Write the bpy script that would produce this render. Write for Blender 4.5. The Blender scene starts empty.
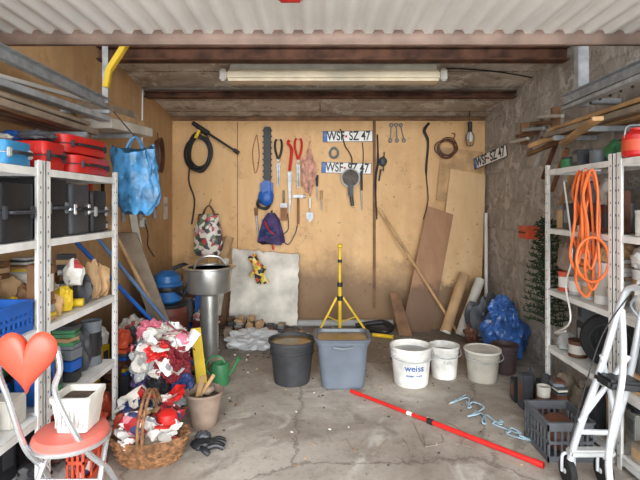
import bpy, bmesh, math, random
from mathutils import Vector, Matrix, Euler, noise
sc = bpy.context.scene
try:
    sc.view_settings.view_transform = 'Standard'
    sc.view_settings.look = 'None'
except Exception: pass

# ------------------------------------------------------------ materials
def lin(c):
    return tuple(((v/255)/12.92 if v/255 <= .04045 else (((v/255)+.055)/1.055)**2.4) for v in c)
CACHE = {}
def M(name, col, rough=.6, metal=0., var=.15, scale=8., bump=.1, trans=0., alpha=1., col2=None, stretch=(1,1,1), emit=0):
    if name in CACHE: return CACHE[name]
    m = bpy.data.materials.new(name); m.use_nodes = True
    nt = m.node_tree; N = nt.nodes; L = nt.links
    b = N['Principled BSDF']
    c = lin(col)
    tc = N.new('ShaderNodeTexCoord'); mp = N.new('ShaderNodeMapping')
    mp.inputs['Scale'].default_value = stretch
    L.new(tc.outputs['Object'], mp.inputs['Vector'])
    n = N.new('ShaderNodeTexNoise'); n.inputs['Scale'].default_value = scale; n.inputs['Detail'].default_value = 5
    L.new(mp.outputs[0], n.inputs['Vector'])
    r = N.new('ShaderNodeValToRGB')
    a = tuple(max(0, v*(1-var*1.6)) for v in c) + (1,)
    d = (lin(col2) if col2 else tuple(min(1, v*(1+var)) for v in c)) + (1,)
    r.color_ramp.elements[0].position = .35; r.color_ramp.elements[1].position = .65
    r.color_ramp.elements[0].color = a; r.color_ramp.elements[1].color = d
    L.new(n.outputs['Fac'], r.inputs[0]); L.new(r.outputs[0], b.inputs['Base Color'])
    b.inputs['Roughness'].default_value = rough; b.inputs['Metallic'].default_value = metal
    if trans: b.inputs['Transmission Weight'].default_value = trans
    if alpha < 1: b.inputs['Alpha'].default_value = alpha
    if bump:
        bp = N.new('ShaderNodeBump'); bp.inputs['Strength'].default_value = bump; bp.inputs['Distance'].default_value = .02
        L.new(n.outputs['Fac'], bp.inputs['Height']); L.new(bp.outputs[0], b.inputs['Normal'])
    CACHE[name] = m
    return m

def nodes_mat(name):
    m = bpy.data.materials.new(name); m.use_nodes = True
    nt = m.node_tree
    return m, nt.nodes, nt.links, nt.nodes['Principled BSDF']
def noise_n(N, L, vec, scale, detail=6, rough=.6, dist=0):
    n = N.new('ShaderNodeTexNoise'); n.inputs['Scale'].default_value = scale
    n.inputs['Detail'].default_value = detail; n.inputs['Roughness'].default_value = rough
    n.inputs['Distortion'].default_value = dist
    L.new(vec, n.inputs['Vector']); return n
def ramp(N, L, fac, p0, p1, c0=(0,0,0,1), c1=(1,1,1,1)):
    r = N.new('ShaderNodeValToRGB'); e = r.color_ramp.elements
    e[0].position = p0; e[1].position = p1; e[0].color = c0; e[1].color = c1
    L.new(fac, r.inputs[0]); return r
def mix(N, L, fac, a, b, mode='MIX'):
    x = N.new('ShaderNodeMix'); x.data_type = 'RGBA'; x.blend_type = mode
    if hasattr(fac, 'links'): L.new(fac, x.inputs[0])
    else: x.inputs[0].default_value = fac
    for i, v in ((6, a), (7, b)):
        if hasattr(v, 'links'): L.new(v, x.inputs[i])
        else: x.inputs[i].default_value = v
    return x.outputs[2]
def C(c): return lin(c) + (1,)
def G(v): return (v,v,v,1)

def ply_mat(name, base, dark, dirt, seed=0, dirt_top=.35):
    m, N, L, b = nodes_mat(name)
    tc = N.new('ShaderNodeTexCoord')
    mp = N.new('ShaderNodeMapping'); mp.inputs['Scale'].default_value = (4.5, 4.5, .7); mp.inputs['Location'].default_value = (seed, 0, 0)
    L.new(tc.outputs['Object'], mp.inputs[0])
    n1 = noise_n(N, L, mp.outputs[0], 2.0, 5, .55, .3)
    col = mix(N, L, ramp(N, L, n1.outputs['Fac'], .25, .75).outputs[0], C(dark), C(base))
    n2 = noise_n(N, L, tc.outputs['Object'], 1.3, 6, .7)
    col = mix(N, L, ramp(N, L, n2.outputs['Fac'], .48, .72, G(0), G(.5)).outputs[0], col, C(dirt))
    n6 = noise_n(N, L, tc.outputs['Object'], 4.5, 6, .7, .5)
    col = mix(N, L, ramp(N, L, n6.outputs['Fac'], .58, .68, G(0), G(.3)).outputs[0], col, C((138,98,62)))
    n3 = noise_n(N, L, tc.outputs['Object'], 24, 3, .6)
    col = mix(N, L, ramp(N, L, n3.outputs['Fac'], .66, .72, G(0), G(.6)).outputs[0], col, C((110,80,54)))
    sep = N.new('ShaderNodeSeparateXYZ'); 
    geo = N.new('ShaderNodeNewGeometry'); L.new(geo.outputs['Position'], sep.inputs[0])
    add = N.new('ShaderNodeMath'); add.operation = 'MULTIPLY_ADD'
    L.new(n2.outputs['Fac'], add.inputs[0]); add.inputs[1].default_value = -.8; L.new(sep.outputs[2], add.inputs[2])
    col = mix(N, L, ramp(N, L, add.outputs[0], -.2, dirt_top, G(.8), G(0)).outputs[0], col, C((98,72,52)))
    L.new(col, b.inputs['Base Color']); b.inputs['Roughness'].default_value = .6
    bp = N.new('ShaderNodeBump'); bp.inputs['Strength'].default_value = .05; L.new(n1.outputs['Fac'], bp.inputs['Height']); L.new(bp.outputs[0], b.inputs['Normal'])
    return m
PLY = ply_mat('plywood_wall', (231,190,137), (217,171,115), (190,142,92))
PLY2 = ply_mat('plywood_board', (232,196,150), (216,178,128), (176,136,96), 3, .1)
PLY3 = ply_mat('plywood_board_worn', (182,138,100), (154,112,80), (116,82,56), 5, .1)
PLYL = ply_mat('plywood_left', (212,174,128), (188,148,104), (146,110,76), 7)

def floor_mat():
    m, N, L, b = nodes_mat('concrete_floor')
    tc = N.new('ShaderNodeTexCoord'); v = tc.outputs['Object']
    n1 = noise_n(N, L, v, .9, 8, .62, .4)
    col = mix(N, L, ramp(N, L, n1.outputs['Fac'], .38, .62).outputs[0], C((140,128,117)), C((198,189,177)))
    n2 = noise_n(N, L, v, 5, 8, .7)
    col = mix(N, L, ramp(N, L, n2.outputs['Fac'], .50, .72, G(0), G(.65)).outputs[0], col, C((116,104,94)))
    n3 = noise_n(N, L, v, 40, 4, .7)
    col = mix(N, L, ramp(N, L, n3.outputs['Fac'], .58, .72, G(0), G(.6)).outputs[0], col, C((98,85,74)))
    n5 = noise_n(N, L, v, 2.3, 6, .6, 1.5)
    col = mix(N, L, ramp(N, L, n5.outputs['Fac'], .56, .66, G(0), G(.6)).outputs[0], col, C((214,208,198)))
    n7 = noise_n(N, L, v, 1.7, 5, .6, 2.5)
    col = mix(N, L, ramp(N, L, n7.outputs['Fac'], .57, .67, G(0), G(.5)).outputs[0], col, C((108,95,84)))
    wv = N.new('ShaderNodeVectorMath'); wv.operation = 'MULTIPLY_ADD'
    L.new(n2.outputs['Color'], wv.inputs[0]); wv.inputs[1].default_value = (.25,.25,.25); L.new(v, wv.inputs[2])
    vo = N.new('ShaderNodeTexVoronoi'); vo.feature = 'DISTANCE_TO_EDGE'; vo.inputs['Scale'].default_value = .75
    L.new(wv.outputs[0], vo.inputs['Vector'])
    cr = ramp(N, L, vo.outputs['Distance'], .0, .009, G(.6), G(0))
    col = mix(N, L, cr.outputs[0], col, C((80,68,60)))
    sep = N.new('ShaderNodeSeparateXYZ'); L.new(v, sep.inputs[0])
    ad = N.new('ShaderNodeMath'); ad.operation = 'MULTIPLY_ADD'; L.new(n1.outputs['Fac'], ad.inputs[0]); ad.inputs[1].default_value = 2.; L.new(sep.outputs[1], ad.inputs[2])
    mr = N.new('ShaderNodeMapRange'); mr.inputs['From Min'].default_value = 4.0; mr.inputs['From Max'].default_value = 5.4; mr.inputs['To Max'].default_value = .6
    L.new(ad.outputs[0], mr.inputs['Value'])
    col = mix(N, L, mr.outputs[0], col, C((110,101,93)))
    L.new(col, b.inputs['Base Color']); b.inputs['Roughness'].default_value = .75
    bp = N.new('ShaderNodeBump'); bp.inputs['Strength'].default_value = .25; bp.inputs['Distance'].default_value = .03
    L.new(n2.outputs['Fac'], bp.inputs['Height']); L.new(bp.outputs[0], b.inputs['Normal'])
    return m
def ceil_mat():
    m, N, L, b = nodes_mat('stained_ceiling_slabs')
    tc = N.new('ShaderNodeTexCoord'); v = tc.outputs['Object']
    br = N.new('ShaderNodeTexBrick'); br.inputs['Scale'].default_value = 1; br.inputs['Brick Width'].default_value = 3.5; br.inputs['Row Height'].default_value = .33
    br.inputs['Mortar Size'].default_value = .010; br.inputs['Color1'].default_value = C((204,197,186)); br.inputs['Color2'].default_value = C((186,178,166)); br.inputs['Mortar'].default_value = C((120,106,92))
    L.new(v, br.inputs['Vector'])
    n1 = noise_n(N, L, v, 2.2, 8, .7, .8)
    col = mix(N, L, ramp(N, L, n1.outputs['Fac'], .44, .66, G(0), G(.8)).outputs[0], br.outputs['Color'], C((140,122,106)))
    n2 = noise_n(N, L, v, 4, 7, .75, .6)
    col = mix(N, L, ramp(N, L, n2.outputs['Fac'], .51, .58, G(0), G(.75)).outputs[0], col, C((230,226,219)))
    n3 = noise_n(N, L, v, 9, 6, .75, .4)
    col = mix(N, L, ramp(N, L, n3.outputs['Fac'], .57, .65, G(0), G(.6)).outputs[0], col, C((104,90,78)))
    L.new(col, b.inputs['Base Color']); b.inputs['Roughness'].default_value = .85
    bp = N.new('ShaderNodeBump'); bp.inputs['Strength'].default_value = .3; L.new(n2.outputs['Fac'], bp.inputs['Height']); L.new(bp.outputs[0], b.inputs['Normal'])
    return m
def block_mat():
    m, N, L, b = nodes_mat('rough_plastered_wall')
    tc = N.new('ShaderNodeTexCoord'); v = tc.outputs['Object']
    sp = N.new('ShaderNodeSeparateXYZ'); L.new(v, sp.inputs[0]); cb = N.new('ShaderNodeCombineXYZ')
    L.new(sp.outputs[1], cb.inputs[0]); L.new(sp.outputs[2], cb.inputs[1])
    nd = noise_n(N, L, v, 5, 5, .7)
    wv = N.new('ShaderNodeVectorMath'); wv.operation = 'MULTIPLY_ADD'
    L.new(nd.outputs['Color'], wv.inputs[0]); wv.inputs[1].default_value = (.14,.12,.0); L.new(cb.outputs[0], wv.inputs[2])
    br = N.new('ShaderNodeTexBrick'); br.inputs['Scale'].default_value = 1; br.inputs['Brick Width'].default_value = .46; br.inputs['Row Height'].default_value = .27
    br.inputs['Mortar Size'].default_value = .02; br.inputs['Mortar Smooth'].default_value = 1.
    br.inputs['Color1'].default_value = C((202,195,186)); br.inputs['Color2'].default_value = C((186,178,169)); br.inputs['Mortar'].default_value = C((172,163,153))
    L.new(wv.outputs[0], br.inputs['Vector'])
    n1 = noise_n(N, L, v, 3, 8, .75, .4)
    col = mix(N, L, ramp(N, L, n1.outputs['Fac'], .42, .62, G(0), G(.85)).outputs[0], br.outputs['Color'], C((152,142,131)))
    n4 = noise_n(N, L, v, 6, 8, .75, .5)
    col = mix(N, L, ramp(N, L, n4.outputs['Fac'], .52, .58, G(0), G(.75)).outputs[0], col, C((222,217,209)))
    n5 = noise_n(N, L, v, 11, 8, .75, .3)
    col = mix(N, L, ramp(N, L, n5.outputs['Fac'], .58, .64, G(0), G(.7)).outputs[0], col, C((116,105,96)))
    L.new(col, b.inputs['Base Color']); b.inputs['Roughness'].default_value = .9
    bp = N.new('ShaderNodeBump'); bp.inputs['Strength'].default_value = .8; bp.inputs['Distance'].default_value = .05; L.new(n4.outputs['Fac'], bp.inputs['Height']); L.new(bp.outputs[0], b.inputs['Normal'])
    return m
FLOOR = floor_mat(); CEIL = ceil_mat(); BLOCK = block_mat()

def pattern_mat(name, cols, scale=14):
    m, N, L, b = nodes_mat(name)
    tc = N.new('ShaderNodeTexCoord')
    vo = N.new('ShaderNodeTexVoronoi'); vo.inputs['Scale'].default_value = scale
    L.new(tc.outputs['Object'], vo.inputs['Vector'])
    sp = N.new('ShaderNodeSeparateColor'); L.new(vo.outputs['Color'], sp.inputs[0])
    r = N.new('ShaderNodeValToRGB'); r.color_ramp.interpolation = 'CONSTANT'
    e = r.color_ramp.elements
    while len(e) < len(cols): e.new(.5)
    for i, c in enumerate(cols):
        e[i].position = i/len(cols); e[i].color = C(c)
    L.new(sp.outputs[0], r.inputs[0]); L.new(r.outputs[0], b.inputs['Base Color'])
    b.inputs['Roughness'].default_value = .45
    return m

WHITE = M('painted_white_metal', (238,237,233), .5, 0, .08, 12)
WPLAS = M('white_plastic', (233,231,226), .4, 0, .06, 6)
OLDWH = M('aged_white', (208,203,192), .6, 0, .18, 5)
DOORW = M('door_white', (241,240,237), .5, 0, .05, 3)
GALV = M('galvanised_steel', (176,180,184), .45, .25, .15, 20)
CHROME = M('chrome_tube', (215,218,222), .25, .75, .05, 10)
STEEL = M('brushed_steel', (196,196,192), .3, .8, .1, 10, .03)
RUST = M('rusty_steel', (104,70,54), .8, .1, .35, 9, .3)
TIMB = M('brown_timber', (130,95,66), .75, 0, .25, 6, .2)
WOODL = M('light_wood', (198,158,112), .65, 0, .2, 7)
WOODG = M('grey_wood', (152,136,118), .8, 0, .22, 7)
WOODR = M('reddish_wood', (156,106,72), .7, 0, .22, 6)
BLACK = M('black_plastic', (36,36,39), .5, 0, .2, 8)
DKGR = M('dark_grey_plastic', (66,68,73), .5, 0, .15, 8)
MGREY = M('mid_grey_plastic', (92,95,100), .5, 0, .12, 8)
GREY = M('grey_plastic', (118,124,130), .5, 0, .1, 6)
LGREY = M('light_grey', (178,179,178), .6, 0, .12, 8)
RED = M('red_plastic', (208,38,34), .4, 0, .1, 6)
ORRED = M('orange_red', (222,92,62), .45, 0, .1, 6)
PINK = M('pink_cloth', (214,120,140), .7, 0, .15, 12)
ORANGE = M('orange_cable', (226,108,48), .5, 0, .12, 10)
BLUE = M('blue_plastic', (36,98,186), .45, 0, .12, 6)
MUTBL = M('faded_blue_print', (70,104,168), .5, 0, .25, 30)
LBLUE = M('light_blue_foil', (82,152,206), .35, 0, .35, 12, .5)
DBLUE = M('dark_blue', (36,56,106), .6, 0, .2, 8)
YEL = M('yellow_paint', (232,196,46), .45, 0, .1, 6)
GREEN = M('green_plastic', (60,126,80), .5, 0, .15, 6)
DGREEN = M('dark_green', (48,70,48), .8, 0, .3, 10)
BROWN = M('brown_plastic', (104,66,50), .5, 0, .2, 6)
CARD = M('cardboard', (190,154,114), .85, 0, .12, 8)
PAPER = M('paper', (228,224,214), .8, 0, .1, 10)
TERRA = M('terracotta_grey', (156,134,118), .85, 0, .18, 8)
PURP = M('purple_cloth', (74,58,104), .8, 0, .3, 12)
SKIN = M('pink_net', (206,152,132), .7, 0, .25, 20)
RUBBER = M('rubber', (28,28,30), .8, 0, .1, 10)
WATER = M('murky_water', (138,110,62), .08, 0, .2, 5, .02)
SOIL = M('soil', (78,64,52), .95, 0, .4, 30, .5)
WICK = M('wicker', (146,104,70), .75, 0, .35, 40, .4)
TRANS = M('clouded_plastic', (192,186,172), .3, 0, .12, 6, .05, alpha=.8)
CLEAR = M('clear_film', (220,221,222), .25, 0, .1, 10, .2, alpha=.6)
FLOWER = pattern_mat('flower_print', [(225,215,200),(176,62,60),(92,122,84),(200,150,150),(232,226,214),(80,72,80)], 26)
MAGS = pattern_mat('magazine_print', [(236,232,226),(176,40,46),(44,40,46),(120,30,40),(212,140,150),(60,70,110),(226,224,220),(190,60,60)], 30)
MAGW = pattern_mat('newspaper_print', [(232,230,226),(222,218,210),(190,80,76),(236,234,230),(140,140,146),(228,224,214)], 30)
YBLK = pattern_mat('yellow_black_print', [(222,190,60),(40,40,40),(200,80,50),(225,205,120)], 30)
BFILM = M('blue_film', (50,90,152), .35, 0, .35, 10, .4)

# ------------------------------------------------------------ builder
class B:
    def __init__(s, name):
        s.name = name; s.bm = bmesh.new(); s.mats = []
    def mi(s, m):
        if m not in s.mats: s.mats.append(m)
        return s.mats.index(m)
    def _faces(s, vs, fs, mat):
        i = s.mi(mat); bv = [s.bm.verts.new(v) for v in vs]
        for f in fs:
            try:
                fc = s.bm.faces.new([bv[k] for k in f]); fc.material_index = i; fc.smooth = True
            except ValueError: pass
        return bv
    def box(s, c, size, mat, rot=(0,0,0), bev=.004):
        t = bmesh.new(); bmesh.ops.create_cube(t, size=1)
        for v in t.verts: v.co = Vector((v.co.x*size[0], v.co.y*size[1], v.co.z*size[2]))
        bev = min(bev, min(size)*.3)
        if bev > 0: bmesh.ops.bevel(t, geom=list(t.edges), offset=bev, segments=2, affect='EDGES')
        R = Euler(rot).to_matrix() if not isinstance(rot, Matrix) else rot
        c = Vector(c)
        t.verts.index_update()
        s._faces([R @ v.co + c for v in t.verts], [[v.index for v in f.verts] for f in t.faces], mat)
        t.free(); return s
    def beam(s, p0, p1, w, h, mat, roll=0, bev=.003):
        p0, p1 = Vector(p0), Vector(p1); d = p1-p0
        q = d.to_track_quat('Y', 'Z').to_matrix() @ Matrix.Rotation(roll, 3, 'Y')
        return s.box((p0+p1)/2, (w, d.length, h), mat, q, bev)
    def loft(s, rings, mat, cap0=True, cap1=True, closed=False):
        n = len(rings[0]); vs = [Vector(p) for r in rings for p in r]; fs = []
        m = len(rings)
        for k in range(m if closed else m-1):
            a = k*n; b2 = ((k+1) % m)*n
            for j in range(n):
                j2 = (j+1) % n
                fs.append([a+j, a+j2, b2+j2, b2+j])
        if not closed:
            if cap0: fs.append(list(range(n))[::-1])
            if cap1: fs.append([(m-1)*n+j for j in range(n)])
        s._faces(vs, fs, mat); return s
    def lathe(s, prof, c, mat, seg=32, R=None, cap0=True, cap1=True):
        R = R or Matrix.Identity(3); c = Vector(c); rings = []
        for r, z in prof:
            rings.append([c + R @ Vector((max(r,.0005)*math.cos(2*math.pi*j/seg), max(r,.0005)*math.sin(2*math.pi*j/seg), z)) for j in range(seg)])
        return s.loft(rings, mat, cap0, cap1)
    def cyl(s, p0, p1, r, mat, r1=None, seg=20):
        p0, p1 = Vector(p0), Vector(p1); d = p1-p0
        R = d.to_track_quat('Z', 'Y').to_matrix(); r1 = r if r1 is None else r1
        return s.lathe([(r,0),(r1,d.length)], p0, mat, seg, R)
    def tube(s, pts, r, mat, seg=8, sub=6, closed=False):
        P = [Vector(p) for p in pts]; out = []; n = len(P)
        if n > 2 and sub > 1:
            rng = range(n if closed else n-1)
            for i in rng:
                g = (lambda k: P[k % n]) if closed else (lambda k: P[max(0, min(n-1, k))])
                a, b_, c_, d_ = g(i-1), g(i), g(i+1), g(i+2)
                for k in range(sub):
                    t = k/sub
                    out.append(.5*((2*b_)+(c_-a)*t+(2*a-5*b_+4*c_-d_)*t*t+(3*b_-a-3*c_+d_)*t**3))
            if not closed: out.append(P[-1])
        else: out = P
        m = len(out); rings = []
        T = []
        for i in range(m):
            if closed: t = out[(i+1) % m]-out[i-1]
            else: t = out[min(m-1,i+1)]-out[max(0,i-1)]
            T.append(t.normalized() if t.length > 1e-9 else Vector((0,0,1)))
        u = T[0].orthogonal().normalized()
        for i in range(m):
            u = (u - T[i]*u.dot(T[i]));
            u = u.normalized() if u.length > 1e-6 else T[i].orthogonal().normalized()
            w = T[i].cross(u)
            rr_ = r[min(len(r)-1, int(i/max(1,m-1)*(len(r)-1)+.5))] if isinstance(r, (list, tuple)) else r
            rings.append([out[i] + (u*math.cos(2*math.pi*j/seg)+w*math.sin(2*math.pi*j/seg))*rr_ for j in range(seg)])
        return s.loft(rings, mat, closed=closed)
    def prism(s, poly, th, mat, c=(0,0,0), R=None):
        R = R or Matrix.Identity(3); c = Vector(c)
        a = [c + R @ Vector((x, -th/2, z)) for x, z in poly]; b_ = [c + R @ Vector((x, th/2, z)) for x, z in poly]
        return s.loft([a, b_], mat)
    def blob(s, c, size, mat, amp=.25, freq=2.5, seed=0, flat=True, sub=4, ridge=True, pinch=0):
        t = bmesh.new(); bmesh.ops.create_icosphere(t, subdivisions=sub, radius=1)
        c = Vector(c); vs = []
        for v in t.verts:
            p = v.co.copy(); o = Vector((seed*7.3, seed*3.1, seed*1.7))
            n = noise.noise(p*freq+o)
            n2 = noise.noise(p*freq*2.6+o)
            if ridge: n2 = .5-abs(n2)*1.8
            k = 1+amp*n+amp*.5*n2
            q = Vector((p.x*size[0]*k, p.y*size[1]*k, p.z*size[2]*k))
            if pinch and p.z > 0: f = 1-pinch*p.z**2; q.x *= f; q.y *= f
            if flat and q.z < -size[2]*.8: q.z = -size[2]*.8
            vs.append(c+q)
        t.verts.index_update()
        s._faces(vs, [[v.index for v in f.verts] for f in t.faces], mat); t.free(); return s
    def sheet(s, fn, nu, nv, mat):
        vs = [fn(i/nu, j/nv) for i in range(nu+1) for j in range(nv+1)]
        fs = [[i*(nv+1)+j, (i+1)*(nv+1)+j, (i+1)*(nv+1)+j+1, i*(nv+1)+j+1] for i in range(nu) for j in range(nv)]
        s._faces(vs, fs, mat); return s
    def page(s, c, w_, h_, mat, rot, seed):
        # a bent, creased sheet of paper or cloth
        R = Euler(rot).to_matrix(); c = Vector(c)
        def fn(u, v):
            x, y = (u-.5)*w_, (v-.5)*h_
            z = .35*w_*noise.noise(Vector((u*1.8+seed, v*1.8, seed*.7)))+.12*w_*noise.noise(Vector((u*5, v*5+seed, 2)))
            return c + R @ Vector((x, y, z))
        return s.sheet(fn, 8, 8, mat)
    def text(s, body, size, mat, fn):
        cu = bpy.data.curves.new('t', 'FONT'); cu.body = body; cu.size = size; cu.align_x = 'CENTER'; cu.align_y = 'CENTER'; cu.extrude = .0008; cu.offset = size*.018
        o = bpy.data.objects.new('t', cu); sc.collection.objects.link(o)
        dg = bpy.context.evaluated_depsgraph_get(); dg.update()
        me = bpy.data.meshes.new_from_object(o.evaluated_get(dg))
        s._faces([fn(v.co) for v in me.vertices], [list(p.vertices) for p in me.polygons], mat)
        bpy.data.objects.remove(o); bpy.data.meshes.remove(me); bpy.data.curves.remove(cu)
        return s
    def done(s, ang=38, recalc=True):
        bm = s.bm
        if recalc: bmesh.ops.recalc_face_normals(bm, faces=bm.faces)
        for e in bm.edges:
            if len(e.link_faces) == 2 and e.calc_face_angle(0) > math.radians(ang): e.smooth = False
        co = [v.co for v in bm.verts]
        mn = Vector((min(v.x for v in co), min(v.y for v in co), min(v.z for v in co)))
        mx = Vector((max(v.x for v in co), max(v.y for v in co), max(v.z for v in co)))
        o = Vector(((mn.x+mx.x)/2, (mn.y+mx.y)/2, mn.z))
        if s.name.startswith(('wall_back','wall_left','wall_right','floor','ceiling')): o = Vector((0,0,0))
        for v in bm.verts: v.co -= o
        me = bpy.data.meshes.new(s.name); bm.to_mesh(me); bm.free()
        for m in s.mats: me.materials.append(m)
        ob = bpy.data.objects.new(s.name, me); ob.location = o; sc.collection.objects.link(ob)
        return ob

def rr(cx, cy, z, w, d, r, n=5):
    pts = []
    for q, (sx, sy) in enumerate(((1,1),(-1,1),(-1,-1),(1,-1))):
        for k in range(n+1):
            a = math.pi/2*(q + k/n)
            pts.append(Vector((cx+sx*(w/2-r)+r*math.cos(a), cy+sy*(d/2-r)+r*math.sin(a), z)))
    return pts
def circ(c, rx, rz, n=24, a0=0, y=0):
    return [(c[0]+rx*math.cos(a0+2*math.pi*i/n), c[1]+y, c[2]+rz*math.sin(a0+2*math.pi*i/n)) for i in range(n)]

# ------------------------------------------------------------ room shell
XL, XR, YB = -1.54, 1.72, 4.80
def cz(y): return 2.17+(4.79-y)*.115
B('floor').box((0, 1.2, -.05), (9, 9, .1), FLOOR, bev=0).done()
B('wall_back').box(((XL+XR)/2, YB+.06, 1.2), (XR-XL+.4, .12, 2.5), PLY, bev=0).done()
w = B('wall_left'); w.box((XL-.06, 2.85, 1.3), (.12, 3.9, 2.7), PLYL, bev=0); w.done()
w = B('wall_right'); w.box((XR+.06, 2.85, 1.3), (.12, 3.9, 2.7), BLOCK, bev=0); w.done()
t = B('ceiling')
t.loft([[(XL-.1, .8, cz(.8)), (XR+.1, .8, cz(.8)), (XR+.1, 4.95, cz(4.95)), (XL-.1, 4.95, cz(4.95))],
        [(XL-.1, .8, cz(.8)+.12), (XR+.1, .8, cz(.8)+.12), (XR+.1, 4.95, cz(4.95)+.12), (XL-.1, 4.95, cz(4.95)+.12)]], CEIL)
t.done()
B('trim_1').box((-.86, YB-.003, 1.07), (.006, .006, 2.1), TIMB, bev=0).done()
B('trim_2').box((.565, YB-.009, 1.17), (.03, .016, 2.0), TIMB, bev=.002).done()
B('trim_3').box((.09, YB-.02, 2.148), (XR-XL-.02, .035, .04), TIMB).done()

def ibeam(name, y, h, mat=RUST):
    z1 = cz(y+.05)-.004; b = B(name)
    L_ = XR-XL-.01; cx = (XR+XL)/2
    b.box((cx, y, z1-.006), (L_, .1, .012), mat); b.box((cx, y, z1-h+.006), (L_, .1, .012), mat)
    b.box((cx, y, z1-h/2), (L_, .012, h), mat)
    return b.done()
ibeam('steel_roof_beam', 3.2, .095)
ibeam('steel_roof_beam', 4.05, .055)

f = B('fluorescent_ceiling_lamp')
f.box((.1, 3.5, cz(3.5)-.03), (1.56, .10, .045), OLDWH, bev=.008)
f.box((.1, 3.5, cz(3.5)-.095), (1.62, .15, .085), M('lamp_diffuser', (222,208,180), .35, 0, .14, 4), bev=.02)
f.box((-.725, 3.5, cz(3.5)-.095), (.05, .16, .092), OLDWH, bev=.01); f.box((.925, 3.5, cz(3.5)-.095), (.05, .16, .092), OLDWH, bev=.01)
f.tube([(.95, 3.5, cz(3.5)-.03), (1.1, 3.55, cz(3.55)-.012), (1.4, 3.6, cz(3.6)-.016), (1.70, 3.7, cz(3.7)-.02)], .006, BLACK)
f.done()

d = B('garage_door')
y0, y1, z0, z1 = .35, 2.07, 2.05, 2.02
prof = []; x = XL+.03
while x < XR-.05:
    for dx, dz in ((0,0),(.035,0),(.045,.018),(.08,.018)):
        prof.append((x+dx, dz))
    x += .09
n = len(prof)
vs = [(px_, y0, z0+pz) for px_, pz in prof]+[(px_, y1, z1+pz) for px_, pz in prof]
d._faces([Vector(v) for v in vs], [[i, i+1, n+i+1, n+i] for i in range(n-1)], DOORW)
FR = M('door_frame_paint', (172,148,136), .6, 0, .2, 6)
d.box((.09, y1+.02, z1-.012), (XR-XL-.02, .045, .06), FR)
d.box((.09, y0-.02, z0), (XR-XL-.02, .045, .06), FR)
for xx in (XL+.03, XR-.03): d.beam((xx, y0, z0+.02), (xx, y1, z1+.02), .04, .05, FR)
d.box((-.11, 1.70, z1-.002), (.09, .045, .03), RED, bev=.008)
d.box((.09, 1.35, z1+.03), (XR-XL-.1, .05, .03), GALV)
d.done(recalc=False)

def cprof(b, p0, p1, w, h, mat):
    p0, p1 = Vector(p0), Vector(p1)
    b.beam(p0, p1, .004, h, mat)
    off = Vector((w/2, 0, 0))
    b.beam(p0+off+Vector((0,0,h/2)), p1+off+Vector((0,0,h/2)), abs(w), .004, mat)
    b.beam(p0+off-Vector((0,0,h/2)), p1+off-Vector((0,0,h/2)), abs(w), .004, mat)
r = B('garage_door_track')
cprof(r, (-1.28, 1.0, 1.86), (-1.28, 2.75, 1.85), .035, .055, GALV)
r.beam((-1.40, 1.5, 1.765), (-1.26, 2.70, 1.755), .07, .03, GALV)
r.beam((-1.52, 2.70, 1.80), (-1.24, 2.72, 1.80), .04, .02, GALV)
r.beam((-1.50, 1.9, 1.83), (-1.30, 2.62, 1.84), .03, .02, WPLAS)
r.beam((-1.28, 2.74, 1.86), (-1.28, 2.74, cz(2.74)-.002), .035, .006, GALV)
r.done()
B('yellow_bracket').beam((-1.00, 2.62, 2.33), (-1.20, 2.62, 2.02), .04, .03, YEL).beam((-1.20, 2.62, 2.03), (-1.22, 2.62, 1.92), .03, .03, YEL).box((-.99, 2.62, cz(2.62)-.035), (.12, .06, .05), YEL).done()
r = B('garage_door_track')
cprof(r, (1.42, 1.0, 1.86), (1.42, 2.66, 1.85), -.035, .055, GALV)
r.beam((1.36, 1.9, 1.79), (1.40, 2.62, 1.80), .05, .02, GALV)
r.box((1.49, 2.62, 2.11), (.06, .05, .60), GALV); r.box((1.56, 2.62, 1.84), (.30, .04, .03), GALV)
r.tube([(1.47+.018*math.cos(a*.9), 1.6+a*.012, 1.82+.018*math.sin(a*.9)) for a in range(0, 80)], .004, DKGR, sub=1, seg=5)
r.done()

# ------------------------------------------------------------ shelving
def shelving(name, x0, x1, y0, y1, levels, top):
    b = B(name)
    for x, sx in ((x0, 1), (x1, -1)):
        for y, sy in ((y0, 1), (y1, -1)):
            b.box((x+sx*.0015, y+sy*.016, top/2), (.003, .032, top), WHITE, bev=0)
            b.box((x+sx*.016, y+sy*.0015, top/2), (.032, .003, top), WHITE, bev=0)
            k = 0.06
            while k < top-.03:
                b.box((x+sx*.0015, y+sy*.016, k), (.0045, .006, .010), GREY, bev=0)
                b.box((x+sx*.016, y+sy*.0015, k), (.006, .0045, .010), GREY, bev=0)
                k += .06
    for z in levels:
        b.box(((x0+x1)/2, (y0+y1)/2, z-.004), (x1-x0-.008, y1-y0-.008, .004), WHITE, bev=0)
        for x in (x0+.005, x1-.005): b.box((x, (y0+y1)/2, z-.017), (.003, y1-y0-.008, .03), WHITE, bev=0)
        for y in (y0+.005, y1-.005): b.box(((x0+x1)/2, y, z-.017), (x1-x0-.008, .003, .03), WHITE, bev=0)
    return b.done()
LZ = (.06, .40, .755, 1.11, 1.40)
shelving('metal_shelving_unit', -1.52, -1.12, 1.26, 1.86, LZ, 1.43)
shelving('metal_shelving_unit', -1.52, -1.12, 1.88, 2.55, LZ, 1.43)
RZ = (.06, .37, .727, 1.105, 1.47)
shelving('metal_shelving_unit', 1.418, 1.705, 2.23, 2.90, RZ, 1.50)
shelving('metal_shelving_unit', 1.418, 1.705, 1.55, 2.20, RZ, 1.50)

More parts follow.
